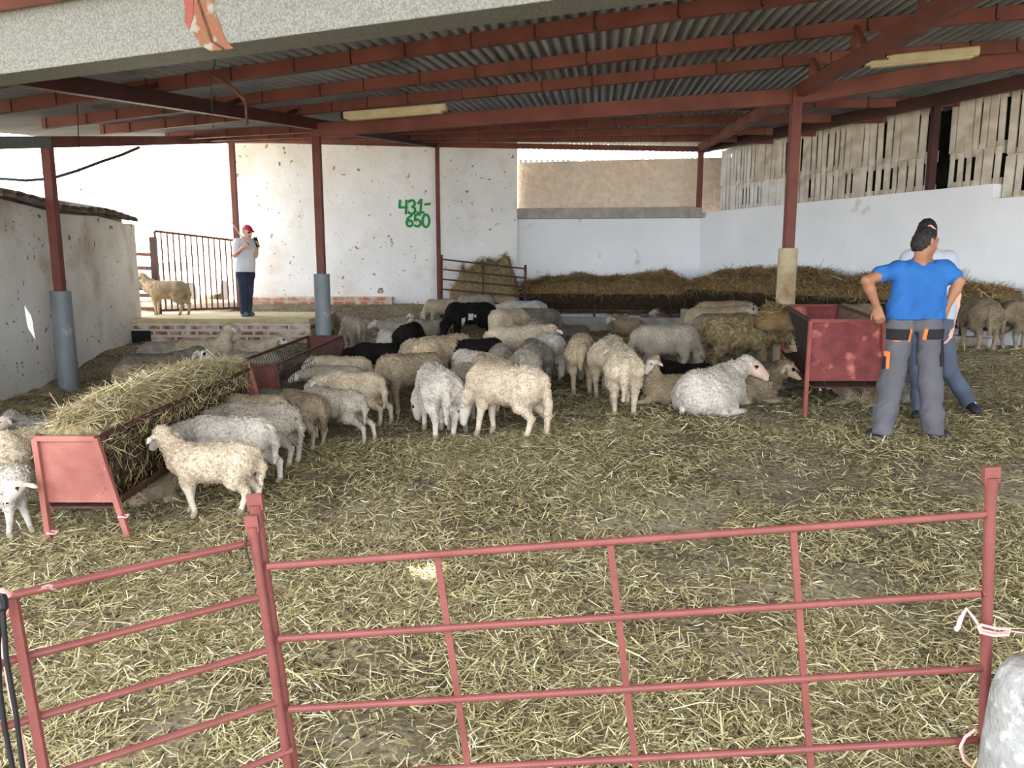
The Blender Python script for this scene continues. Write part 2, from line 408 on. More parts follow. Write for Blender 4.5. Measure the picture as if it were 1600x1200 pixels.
# tall wall behind, left half
W0, W1 = Vector((-6.2, 17.3, 0)), Vector((.11, 17.0, 0))
def ywall(x): return W0.y+(x-W0.x)/(W1.x-W0.x)*(W1.y-W0.y)
wall('wall_back', [(W0.x, W0.y, 0, 4.25), (W1.x, W1.y, 0, 4.25)], (0, .45, 0), M['wallw'], 'tall whitewashed back wall with green painted numbers')
mb = MB(); mb.box((-6.0, 16.85, .3), (-2.62, 17.2, .70)); 
def brick(name, c1, c2, mo, sc):
    m = bpy.data.materials.new(name); m.use_nodes = True; n = m.node_tree.nodes; l = m.node_tree.links; b = n['Principled BSDF']; b.inputs['Roughness'].default_value = .9
    tc = n.new('ShaderNodeTexCoord'); sx = n.new('ShaderNodeSeparateXYZ'); cx = n.new('ShaderNodeCombineXYZ'); bt = n.new('ShaderNodeTexBrick')
    l.new(tc.outputs['Object'], sx.inputs[0]); l.new(sx.outputs[0], cx.inputs[0]); l.new(sx.outputs[2], cx.inputs[1]); l.new(cx.outputs[0], bt.inputs['Vector'])
    bt.inputs['Color1'].default_value = lin(c1); bt.inputs['Color2'].default_value = lin(c2); bt.inputs['Mortar'].default_value = lin(mo)
    bt.inputs['Scale'].default_value = sc; bt.inputs['Mortar Size'].default_value = .022; bt.inputs['Brick Width'].default_value = .26; bt.inputs['Row Height'].default_value = .105; bt.inputs['Bias'].default_value = 0
    t = n.new('ShaderNodeTexNoise'); t.inputs['Scale'].default_value = 5; t.inputs['Detail'].default_value = 7; l.new(tc.outputs['Object'], t.inputs['Vector'])
    mr = n.new('ShaderNodeMapRange'); mr.inputs[1].default_value = .42; mr.inputs[2].default_value = .62; l.new(t.outputs[0], mr.inputs[0])
    mx = n.new('ShaderNodeMix'); mx.data_type = 'RGBA'; l.new(mr.outputs[0], mx.inputs[0]); l.new(bt.outputs[0], mx.inputs[6]); mx.inputs[7].default_value = lin((212, 200, 184)); l.new(mx.outputs[2], b.inputs['Base Color'])
    return m
M['brick'] = brick('whitened_brick', (156, 96, 80), (138, 84, 70), (200, 192, 180), 1)
M['brickred'] = brick('worn_red_brick', (190, 118, 96), (176, 104, 84), (196, 160, 138), 1)
struct('trim_1', mb, M['brickred'], 'worn red brick kerb along the foot of the back wall', 'kerb', .02)
# brick platform at the left rear
mb = MB(); mb.box((-7.05, 14.0, -.3), (-3.68, 17.25, .36))
struct('platform', mb, M['brick'], 'whitened brick platform below the gate', 'platform', .015)
mb = MB(); mb.box((-7.4, 14.02, .355), (-3.70, 17.25, .43)); mb.box((-12, 17.2, .30), (-6.2, 20, .42)); mb.box((-12, 14.3, .30), (-7.05, 17.3, .42))
struct('platform_top', mb, mat('dusty_straw_floor', (208, 192, 158), .95, 0, (186, 166, 126), 3, .4, 30), 'dusty straw strewn top of the brick platform', 'platform')
mb = MB(); mb.box((-6.95, 13.93, .0), (-6.60, 14.0, .22))
o = struct('trim_2', mb, M['black'], 'dark drain opening at the left end of the brick platform', 'drain')
# recessed rear wall, middle
RC = Vector((4.05, 16.85, 0))
def yrec(x): return 17.3+(x-.11)/(RC.x-.11)*(RC.y-17.3)
wall('wall_middle', [(.11, 17.3, 0, 2.42), (RC.x, RC.y, 0, 2.42)], (0, .3, 0), M['wallr'], 'lower white rear wall above the long manger')
mb = MB(); mb.bar((.12, 17.27, 2.5), (RC.x, RC.y-.03, 2.5), .34, .22); struct('trim_3', mb, M['conc'], 'weathered block course on top of the lower white rear wall', 'ledge', .01)
wall('wall_upper', [(.11, 17.52, 2.3, 3.62), (RC.x+.75, 17.02, 2.3, 3.68)], (0, .3, 0), M['rough'], 'rough beige rendered upper rear wall')
# right wall
RD = Vector((2.38, -6.0, 0)).normalized()
def rw(s): return RC+RD*s
SSTEP = 6.65
e = rw(SSTEP); e2 = rw(26)  # low part lengthened out of view to block sky light from the right
wall('wall_right', [(RC.x, RC.y, -.2, 2.5), (e.x, e.y, -.2, 2.5)], (.28, .1, 0), M['wallr'], 'long white block wall on the right side')
wall('wall_right_low', [(e.x, e.y, -.2, 2.3), (e2.x, e2.y, -.2, 2.3)], (.28, .1, 0), M['wallr'], 'lower end of the white right wall')
# ground, bank and car outside, seen under the left eave
mb = MB(); mb.box((-60, 17.6, -.1), (60, 70, .3)); mb.box((-60, -10, -.6), (-7.2, 17.6, -.25)); mb.box((8.5, -10, -.6), (60, 17.6, -.25)); mb.box((-8, -20, -.6), (9, -5.9, -.25))
struct('yard', mb, M['bank'], 'pale dry yard outside the shed', 'ground')
xs = np.linspace(-40, 6, 70); ys = np.linspace(21, 40, 30); X, Y = np.meshgrid(xs, ys, indexing='ij')
Z = .3+6.2*sm(21.5, 36, Y)+.9*(vnoise(X*.5, Y*.5, 21)-.5)+.25*(vnoise(X*2, Y*2, 22)-.5)
i = np.arange(X.size).reshape(X.shape)
o = link('bank', np.stack([X, Y, Z], -1).reshape(-1, 3).tolist(), np.stack([i[:-1, :-1], i[1:, :-1], i[1:, 1:], i[:-1, 1:]], -1).reshape(-1, 4).tolist(), M['bank'], smooth=True)
tag(o, 'sunlit pale earth bank beyond the gate', 'hillside', None, 'structure')

# ---- roof frame
L0, L1 = P(0, 130, 6.4), P(683, 231, 17.0)            # left rafter, lower edge
R0, R1 = P(1525, 2, 5.89), P(1094, 237, 16.4)         # right rafter, lower edge
def Lr(y): return L0.lerp(L1, (y-L0.y)/(L1.y-L0.y))
def Rr(y): return R0.lerp(R1, (y-R0.y)/(R1.y-R0.y))
ROWS = [(7.0, 4.66, .20, .44), (8.27, 6.75, .21, .42), (9.76, 8.2, .22, .40), (11.1, 9.5, .22, .36), (11.75, 10.05, .2, .33), (13.3, 12, .18, .24), (14.3, 13.1, .16, .2), (15.3, 14.3, .14, .16), (16.0, 15.2, .12, .13), (17.0, 16.4, .1, .1), (17.9, 17.3, .08, .08)]
def rowpt(r, s, up=0):
    a = Lr(r[0]); b = Rr(r[1]); p = a.lerp(b, s); p.z += r[2]*(1-s)+r[3]*s+up
    if s > 1: p.z = p.z-(s-1)*.25                     # the right bay falls to the plank wall
    return p
def s_at_x(r, x): a = Lr(r[0]); b = Rr(r[1]); return (x-a.x)/(b.x-a.x)
def xright(y): return RC.x+(RC.y-y)*RD.x/-RD.y
def s_right(r, extra=.15):
    s = 1.
    while s < 4:
        p = rowpt(r, s)
        if p.x > xright(p.y)+extra: break
        s += .02
    return s
WHICH = ['nearest, beside the galvanised gutter', 'second behind the gutter', 'third behind the gutter', 'fourth behind the gutter', None, 'first beyond the deep cross beam', 'second beyond the deep cross beam', 'third beyond the deep cross beam', 'last but one before the back wall']
for r, wh in zip(ROWS, WHICH):
    if wh is None: continue
    s0, s1 = s_at_x(r, -6.1), s_right(r)
    mb = MB(); pts = [s0, 0, 1, s1]
    for a, b in zip(pts[:-1], pts[1:]): mb.bar(rowpt(r, a), rowpt(r, b), .07, .125)
    o = struct('roof_purlin', mb, M['redbeam'], 'red roof purlin under the corrugated sheets, '+wh, 'beam')
    hk = MB(); ln = (rowpt(r, s1)-rowpt(r, s0)).length; k = s0+.01
    while k < s1:
        p = rowpt(r, k); d = Vector((0, -.045, 0))
        hk.tube([p+d+Vector((0, 0, .09)), p+d+Vector((0, 0, -.04)), p+d+Vector((.01, -.015, -.065)), p+d+Vector((.02, -.02, -.05))], .006, 5); k += .62*(s1-s0)/ln*random.uniform(.7, 1.3)
    sub('hook_bolts', hk, M['dark'], o, o)
# deep cross beam and rear eave beams
r = ROWS[4]
def beam(name, p0, p1, wd, ht, m, label, bevel=.004):
    mb = MB(); mb.bar(p0, p1, wd, ht); return struct(name, mb, m, label, 'beam', bevel)
dl, dr = P(490, 204, Lr(11.6).y), P(1253, 150, 9.9)
b = MB(); b.bar(dl, dr, .1, .19); b.bar(dr, P(1640, 84, 9.2), .1, .19)
struct('cross_beam', b, M['redbeam'], 'deep red cross beam joining the two inner posts', 'beam', .004)
# rafters, with gussets under the purlins
def rafter(fn, y0, y1, m, label, ht, dirs):
    mb = MB(); mb.bar(fn(y0)+Vector((0, 0, ht/2)), fn(y1)+Vector((0, 0, ht/2)), .11, ht)
    o = struct('rafter', mb, m, label, 'beam', .004)
    for i_, r in enumerate(ROWS[:10]):
        if i_ == 4: continue
        yy = r[dirs]; top = rowpt(r, dirs)+Vector((0, 0, -.05)); base = fn(yy)+Vector((0, 0, ht))
        d = (fn(y1)-fn(y0)).normalized(); gs = MB(); hgt = top.z-base.z+.06
        if hgt < .05: continue
        gs.bar(base, base+Vector((0, 0, hgt)), .05, .05, (0, 1, 0)); gs.bar(base-d*.28, base+Vector((0, 0, hgt)), .05, .05)
        sub('gusset', gs, m, o, o)
    return o
rafter(Lr, 5.4, 17.0, M['dkbeam'], 'dark rafter running from the gutter over the grey sleeved inner post', .15, 0)
rafter(Rr, 3.0, 16.4, M['redbeam'], 'red rafter running over the beige sleeved post', .15, 1)
EL, EF, EC = P(74, 222, 9.9), P(366, 218, 16.4), P(684, 226, 16.95)
beam('eave_beam', EL+Vector((0, 0, 0)), EF, .1, .14, M['redbeam'], 'red eave beam above the left opening')
beam('eave_beam', EL+(EL-EF)*.6, EL, .1, .14, M['galv'], 'grey eave beam running off to the left')
beam('eave_beam', EF, EC, .08, .1, M['redbeam'], 'red eave beam along the top of the tall back wall')
ER = P(1094, 233, 16.35)
beam('eave_beam', EC, ER, .08, .1, M['redbeam'], 'red eave beam above the rough rear wall')
pr = P(1262, 202, 13.3)
b = MB(); b.bar(ER, P(1640, 119, 9.5), .1, .16)
struct('eave_beam', b, M['dkbeam'], 'dark red eave beam above the plank wall', 'beam', .004)
# corrugated sheets
def roof():
    s0, s1 = -1.0, 3.0; ncor = 232; per = 6
    ss = np.linspace(s0, s1, ncor*per+1)
    rows = []
    for a, b in zip(ROWS[:-1], ROWS[1:]):
        for k in range(12): rows.append(tuple(a[i]+(b[i]-a[i])*k/12 for i in range(4)))
    rows.append(ROWS[-1])
    rows.insert(0, tuple(ROWS[0][i]-(ROWS[1][i]-ROWS[0][i])*.30 for i in range(4)))
    V = []
    for r in rows:
        a = np.array(Lr(r[0])); b = np.array(Rr(r[1]))
        p = a+(b-a)*ss[:, None]
        p[:, 2] += r[2]*(1-ss)+r[3]*ss-np.maximum(ss-1, 0)*.25+.095+.034*np.sin(2*np.pi*(ss-s0)/(s1-s0)*ncor)
        V.append(p)
    V = np.array(V); nr, nc = V.shape[:2]; i = np.arange(nr*nc).reshape(nr, nc)
    Q = np.stack([i[:-1, :-1], i[:-1, 1:], i[1:, 1:], i[1:, :-1]], -1).reshape(-1, 4)
    c = V.reshape(-1, 3)[Q].mean(1)
    keep = (c[:, 0] > -7.6) & (c[:, 0] < xright(c[:, 1])+.9)
    for tgt, rad in HOLES:                            # rust holes that let the sun through
        t = (3.6-tgt.z)/SUN.z
        # walk up the sunbeam to the sheet
        dd = c-np.array(tgt); al = dd@np.array(SUN); off = dd-al[:, None]*np.array(SUN)
        keep &= ~((np.linalg.norm(off, axis=1) < rad) & (al > 0))
    Q = Q[keep]
    o = link('ceiling', V.reshape(-1, 3).tolist(), Q.tolist(), M['sheet'], smooth=True)
    return tag(o, 'corrugated roof sheets over the pen', 'roof', None, 'structure')
HOLES = [(G(664, 900), .07), (P(47, 492, 9.95), .045)]
roof()
# galvanised gutter across the front with a red beam over it, and an unseen near roof added to keep sun off the foreground
g0 = P(0, 116, 5.5); gd = (P(1000, -18, 4.19)-g0).normalized()
ga, gb = g0-gd*3.5, g0+gd*13
nrm = Vector((0, 0, 1)).cross(gd).normalized()         # away from the camera
if nrm.y < 0: nrm = -nrm
up = Vector((0, 0, 1))
mb = MB(); mb.hexa([ga, gb, gb+nrm*.26, ga+nrm*.26, ga+up*.46, gb+up*.46, gb+up*.46+nrm*.26, ga+up*.46+nrm*.26])
gut = struct('gutter', mb, M['galv'], 'speckled galvanised box gutter across the front of the roof', 'gutter', .008)
def gp(u, v):                                          # a point of the gutter's front face
    d = ray(u, v); o_ = Vector((0, 0, HC)); n_ = nrm; t = (g0-o_).dot(n_)/d.dot(n_); return o_+d*t-n_*.004
def patch(pix, m, name, lift=0):
    mb = MB(); a = [gp(u, v)-nrm*lift for u, v in pix]; b_ = [q+nrm*.004 for q in a]; k = len(a)
    mb.add(a+b_, [tuple(range(k)), tuple(range(2*k-1, k-1, -1))]+[(i, (i+1) % k, (i+1) % k+k, i+k) for i in range(k)])
    return sub(name, mb, m, gut, gut)
patch([(286, -6), (335, -6), (334, 14), (345, 40), (352, 62), (366, 76), (330, 80), (312, 70), (304, 52), (290, 40), (292, 24)], M['rustpatch'], 'rust_patch')
patch([(288, -8), (304, -8), (302, 30), (297, 46), (289, 34), (291, 18)], M['red'], 'paint_patch', .003)
patch([(308, -2), (311, -2), (334, 64), (352, 76), (349, 78), (330, 66)], M['rust'], 'crack', .004)
mb = MB(); q0 = g0+up*.40-nrm*.14; mb.bar(q0-gd*3.5+up*.22, q0+gd*13+up*.22, .16, .5)
struct('gutter_beam', mb, M['redpanel'], 'red beam above the gutter', 'beam', .006)
mb = MB(); t0 = g0+up*.80+nrm*1.1
a, b = t0-gd*5, t0+gd*14
nu, nv = 300, 110; hv = []; hq = []
for i_ in range(nu+1):
    for k in range(nv+1): hv.append(a.lerp(b, i_/nu)-nrm*6.8*k/nv+up*.7*k/nv)
for i_ in range(nu):
    for k in range(nv):
        c_ = (hv[i_*(nv+1)+k]+hv[(i_+1)*(nv+1)+k+1])/2; d_ = c_-HOLES[0][0]
        if (d_-SUN*d_.dot(SUN)).length > .085: hq.append((i_*(nv+1)+k, i_*(nv+1)+k+1, (i_+1)*(nv+1)+k+1, (i_+1)*(nv+1)+k))
mb.add(hv, hq)
struct('shade_canopy', mb, M['sheet'], 'unseen near roof added to shade the foreground', 'roof')

# ---- posts
def post(label, x, y, top, sw, r, slz=None, m=M['redbeam'], sl=None, slr=.115, lean=0):
    z0 = float(g(x, y)) if slz is None or slz > -9 else 0
    t = thing('steel_post', (x, y, z0), label, 'post')
    mb = MB(); mb.bar((x, y, z0-.05), (x+lean, y, top), r, r, (0, 1, 0)); obj('shaft', mb, m, t, bevel=.004)
    if sl:
        mb = MB(); h = sw; mb.tube([(x, y, z0-.05), (x+lean*.3, y, z0+h)], slr, 24, closed=True); obj('pipe_sleeve', mb, sl, t, smooth=False)
    return t
pl = G(108, 608); lp = post('red post in a tall grey pipe sleeve beside the low left wall', pl.x, pl.y, P(75, 226, pl.y).z, 0, .11)
mb = MB(); mb.tube([(pl.x, pl.y, -.25), (pl.x, pl.y, P(92, 455, pl.y).z)], .125, 28); obj('pipe_sleeve', mb, M['pvc'], lp)
lm = Lr(11.62); mp_ = post('dark red post in a grey pipe sleeve standing behind the empty feeder', lm.x, lm.y, lm.z+.02, 0, .115)
mb = MB(); mb.tube([(lm.x, lm.y, -.2), (lm.x, lm.y, P(497, 428, lm.y).z)], .118, 28); obj('pipe_sleeve', mb, M['pvc'], mp_)
rm = Rr(9.9); rp = post('red post in a beige sleeve standing behind the worn red feeder', rm.x-.04, rm.y, rm.z+.1, 0, .12)
mb = MB(); mb.tube([(rm.x-.04, rm.y, -.1), (rm.x-.04, rm.y, P(1244, 388, rm.y).z)], .118, 28); obj('pipe_sleeve', mb, M['pvcbeige'], rp)
pf = P(366, 300, 16.4)
t = thing('steel_post', (pf.x, 16.4, .43), 'slim red post at the far left corner behind the man in the red cap', 'post'); mb = MB(); mb.bar((pf.x, 16.4, .43), (pf.x, 16.4, EF.z), .1, .1, (0, 1, 0)); obj('shaft', mb, M['redbeam'], t)
pc = P(684, 300, 16.85)
t = thing('steel_post', (pc.x, 16.85, .4), 'slim red post against the back wall beside the green numbers', 'post'); mb = MB(); mb.bar((pc.x, 16.85, .4), (pc.x, 16.85, EC.z), .085, .085, (0, 1, 0)); obj('shaft', mb, M['redbeam'], t)
p4 = P(1095, 300, 16.5)
t = thing('steel_post', (p4.x, 16.5, 2.6), 'short red post standing on the rear wall at the right corner', 'post'); mb = MB(); mb.bar((p4.x, 16.62, 2.6), (p4.x, 16.62, ER.z), .1, .1, (0, 1, 0)); obj('shaft', mb, M['redbeam'], t)
p5 = rw(5.68)
t = thing('steel_post', (p5.x, p5.y, 2.5), 'dark red post between the plank panels on the right wall', 'post'); mb = MB(); mb.bar((p5.x-.02, p5.y-.0, 2.5), (p5.x-.02, p5.y, 3.85), .1, .1, (0, 1, 0)); obj('shaft', mb, M['dkbeam'], t)

# ---- plank panels (old pallets) above the right wall
nrw = Vector((-RD.y, RD.x, 0)).normalized()
if nrw.x < 0: nrw = -nrw                                 # outwards
def pallet(s0, wd, z0, ht, n, label, m, gap=.35):
    c = rw(s0)+nrw*.14; t = thing('pallet_panel', (c.x, c.y, z0), label, 'fence panel', 'plank panels above the right wall')
    mb = MB(); x = 0; wsl = wd/n
    for k in range(n):
        ww = wsl*(1-gap*random.choice((.06, .3, .7, 1.0, 1.25))); o_ = random.uniform(-.012, .012)
        a = rw(s0+x+wsl/2-ww/2)+nrw*(.14+o_); b = rw(s0+x+wsl/2+ww/2)+nrw*(.14+o_); th = nrw*.02
        za, zb = z0+random.uniform(0, .03), z0+ht-random.uniform(0, .05); tl = RD*random.uniform(-.012, .012)
        q = [a, b, b+th, a+th]; mb.hexa([p+up*za for p in q]+[p+up*zb+tl for p in q]); x += wsl
    obj('planks', mb, m, t)
    for zz in (z0+.05, z0+ht-.06):
        mb = MB(); a = rw(s0+.01)+nrw*.2+up*zz; b = rw(s0+wd-.01)+nrw*.2+up*zz; mb.bar(a, b, .06, .085); obj('stringer', mb, m, t)
names = ['first', 'second', 'third', 'fourth', 'fifth', 'sixth', 'seventh']
sp = [(.45, .95), (1.42, .98), (2.42, 1.0), (3.44, 1.02), (4.48, 1.1), (5.8, .84), (6.68, 1.0), (7.7, 1.0), (8.72, 1.1)]
for k, (s0, wd) in enumerate(sp):
    nm = ['nearest the corner', 'second from the corner', 'third from the corner', 'fourth from the corner', 'left of the dark post', 'just right of the dark post', 'second right of the dark post', 'third right of the dark post', 'last at the right'][k]
    n = [9, 9, 8, 7, 7, 6, 7, 7, 7][k]; zl = 2.5 if s0 < SSTEP-.2 else 2.3
    hl = .52 if s0 < SSTEP-.2 else .6
    pallet(s0, wd, zl, hl, n, 'grey-white lower plank panel on the right wall, '+nm, M['plankw'] if k < 2 else M['plank'], .42)
    pallet(s0, wd, zl+hl-.03, 3.78-zl-hl, n+(k % 2), 'grey-white upper plank panel under the eave, '+nm, M['plankw'] if k < 1 else M['plank'], .36 if k < 5 else .3)
mb = MB(); a, b = rw(.1)+nrw*.75, rw(26)+nrw*.75; mb.hexa([a+up*-.2, b+up*-.2, b+nrw*.2+up*-.2, a+nrw*.2+up*-.2, a+up*4.2, b+up*4.2, b+nrw*.2+up*4.2, a+nrw*.2+up*4.2])
struct('hedge_blocker', mb, mat('dark_green_hedge', (40, 48, 30), .9, 0, (22, 28, 18), 6, .8, 12), 'dark hedge block added behind the right plank panels to block light', 'hedge')  # added to darken the plank gaps and block sky light from the right
# pale planks above the rough wall
for k in range(3):
    x0 = .1+k*1.55; t = thing('pallet_panel', (x0, 18.6, 3.5), 'sunlit white plank panel above the rough rear wall, '+['left', 'middle', 'right'][k]+' of three', 'fence panel', 'sunlit plank panels')
    mb = MB()
    for j in range(12):
        a = x0+j*.124; mb.box((a, 18.6+random.uniform(-.01, .01), .25), (a+.098*random.uniform(.7, 1.1), 18.625, 4.6+random.uniform(-.04, .04)))
    obj('planks', mb, M['plankg'], t); mb = MB(); mb.bar((x0, 18.66, 3.8), (x0+1.48, 18.66, 3.8), .06, .08); obj('stringer', mb, M['plankg'], t)
# ---- the green painted numbers
def stroke(mb, pix, wpx=3.6):
    pts = [P(u, v, ywall(P(u, v, 17.05).x)-.012) for u, v in pix]; hw = wpx/1200*17/2
    for i_, (a, b) in enumerate(zip(pts[:-1], pts[1:])):
        mb.bar(a-(b-a).normalized()*hw*.6, b+(b-a).normalized()*hw*.6, .006, hw*2, Vector((0, 1, 0)).cross(b-a))
def arc(cx, cy, rx, ry, a0, a1, n=10): return [(cx+rx*math.cos(R(a0+(a1-a0)*k/n)), cy-ry*math.sin(R(a0+(a1-a0)*k/n))) for k in range(n+1)]
DIG = [[[(625, 313), (624, 324), (636, 324)], [(635, 313), (634, 334)]],
       [arc(643, 318, 5, 5, 150, -80, 8)+arc(643, 328.5, 5.6, 5.6, 80, -150, 9)],
       [[(653, 318), (658, 312), (657, 332)], [(652, 332), (662, 332)]],
       [[(664, 319.5), (672, 318.5)]],
       [[(644, 336), (637, 341), (635, 348)]+arc(640, 349, 4.6, 4.8, 180, 540, 12)],
       [[(657, 335), (649, 336), (648.5, 344)]+arc(652, 348.5, 5, 5.4, 130, -140, 9)],
       [arc(665.5, 345, 5.2, 9.8, 0, 360, 16)]]
for d_, nm in zip(DIG, ['4', '3', '1', '-', '6', '5', '0']):
    mb = MB()
    for s_ in d_: stroke(mb, s_)
    wb = bpy.data.objects['wall_back']; o = sub('painted_digit' if nm != '-' else 'painted_dash', mb, M['green'], wb, wb, label='green painted '+({'4': 'four', '3': 'three', '1': 'one', '-': 'dash', '6': 'six', '5': 'five', '0': 'zero'}[nm]))

# ================================================================== THINGS
HAY = straw_mat('hay_strand', [(0, (104, 90, 60)), (.35, (158, 142, 102)), (.65, (200, 186, 146)), (1, (234, 226, 196))])
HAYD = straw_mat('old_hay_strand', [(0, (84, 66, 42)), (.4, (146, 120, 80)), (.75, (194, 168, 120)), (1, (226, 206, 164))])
STRAW = straw_mat('straw_strand', [(0, (74, 62, 40)), (.3, (128, 113, 76)), (.58, (176, 163, 120)), (.85, (212, 204, 164)), (1, (238, 234, 212))])
M['heap'] = mat('packed_hay', (104, 90, 62), .95, 0, (148, 132, 98), 28, 1, 40)
M['heapd'] = mat('packed_old_hay', (104, 84, 54), .95, 0, (136, 112, 74), 9, 1, 40)
M['heapshade'] = mat('shaded_packed_hay', (58, 48, 34), .95, 0, (88, 72, 48), 12, 1, 40)  # hay colour darkened to hold the shade inside the racks
def rdirs(n, flat=.25):
    a = RNG.uniform(0, 2*np.pi, n); z = RNG.normal(0, flat, n); d = np.stack([np.cos(a), np.sin(a), z], 1); return d/np.linalg.norm(d, axis=1)[:, None]
# ---- loose straw over the ground: nobody could count it
def litter():
    P_ = []
    for y0, y1, dens in ((1.2, 2.6, 8000), (2.6, 4.5, 6200), (4.5, 7, 3600), (7, 10, 1500), (10, 17, 420)):
        xw = y1*.72+.4; n = int((y1-y0)*2*xw*dens)
        x = RNG.uniform(-xw, xw, n); y = RNG.uniform(y0, y1, n)
        c = vnoise(x*1.1+40, y*1.1+40, 31)*.6+vnoise(x*3.3+40, y*3.3+40, 32)*.4
        k = RNG.random(n) < np.clip((c-.27)*3.2, .10, 1)
        k &= x > -5.5-.16*(y-5.6); k &= ~((x < -3.6) & (y > 13.9)); k &= x < 4.05+(16.85-y)*.397-.1; k &= y < 16.8
        k &= ~((x < 0) & (y > 16.4))
        P_.append(np.stack([x[k], y[k]], 1))
    p = np.concatenate(P_); n = len(p)
    z = g(p[:, 0], p[:, 1])+bumps(p[:, 0], p[:, 1])
    L = RNG.gamma(2.6, .017, n)+.02; sc = 1+np.clip((p[:, 1]-4)/10, 0, .8)
    big = RNG.random(n) < .04; L[big] *= 2
    Wd = RNG.uniform(.0022, .0046, n)*sc*1.15; Wd[big] *= 1.5
    o = strands('straw', np.column_stack([p, z+RNG.uniform(-.004, .022, n)]), rdirs(n, .30), L*sc**.5, Wd, .008, STRAW)
    tag(o, 'loose trodden straw and chaff strewn over the pen floor', 'straw', None, 'stuff')
litter()
# loose bright straw drift beside the blue-shirted man and along the feeders
# ---- hay racks
def heap_top(x, y, sd): return vnoise(x*1.9+sd, y*3+sd, 41)*.75+vnoise(x*6+sd, y*7+sd, 42)*.35+vnoise(x*17+sd, y*17+sd, 43)*.14-.12
def hay_on(o_, ax, sd, L, half, base, peak, dens, m, hm, label, sdn, drop=.0, lmean=.07):
    """a heap of hay on a rack: origin o_, axis ax, side sd"""
    nl = max(8, int(L/.045)); V = []
    for i_ in range(nl+1):
        for j in range(9):
            a = L*i_/nl; b = half*(j/4-1); e_ = math.cos(b/half*math.pi/2)**.6 if abs(b) < half*.999 else 0
            q = o_+ax*a+sd*b; h = base+peak*e_*(.45+.9*float(heap_top(np.float64(a*1.3), np.float64(b), sdn)))*min(1, .35+4*min(a, L-a)/L)
            V.append((q.x, q.y, h))
    f = [(i_*9+j, (i_+1)*9+j, (i_+1)*9+j+1, i_*9+j+1) for i_ in range(nl) for j in range(8)]
    # underside
    k = len(V); 
    for i_ in range(nl+1):
        for j in (0, 8): q = V[i_*9+j]; V.append((q[0], q[1], base-.05))
    for i_ in range(nl):
        f += [(i_*9, k+2*i_, k+2*i_+2, (i_+1)*9), (i_*9+8, (i_+1)*9+8, k+2*i_+3, k+2*i_+1), (k+2*i_, k+2*i_+1, k+2*i_+3, k+2*i_+2)]
    f += [tuple(list(range(9))+[k+1, k]), tuple([nl*9+8-j for j in range(9)]+[k+2*nl, k+2*nl+1])]
    loc = Vector((o_.x+ax.x*L/2, o_.y+ax.y*L/2, base-.12))
    o = link('hay', V, f, hm, smooth=True, loc=loc); tag(o, label, 'hay', None, 'stuff')
    n = int(dens*L*half*2); a = RNG.uniform(0, L, n); b = RNG.uniform(-half, half, n)*1.04
    e_ = np.cos(np.clip(b/half, -1, 1)*np.pi/2)**.6
    h = base+peak*e_*(.45+.9*heap_top(a*1.3, b, sdn))*np.minimum(1, .35+4*np.minimum(a, L-a)/L)
    p = np.array(o_)[None]*[1, 1, 0]+np.array(ax)[None]*a[:, None]+np.array(sd)[None]*b[:, None]; p[:, 2] = h
    edge = np.abs(b) > half*.8; p[edge, 2] -= RNG.uniform(0, drop+.03, edge.sum())**1
    d = rdirs(n, .35); d[edge, 2] -= .6; d /= np.linalg.norm(d, axis=1)[:, None]
    L_ = RNG.gamma(3, lmean/3, n)+.04; wk = 1 if dens > 4000 else 1.9; p[:, 2] += RNG.uniform(0, .045, n)
    s_ = strands('strands', p-np.array(loc), d, L_, RNG.uniform(.003, .006, n)*wk, .01, m, .35, o); s_['kind'] = 'stuff'
    return o
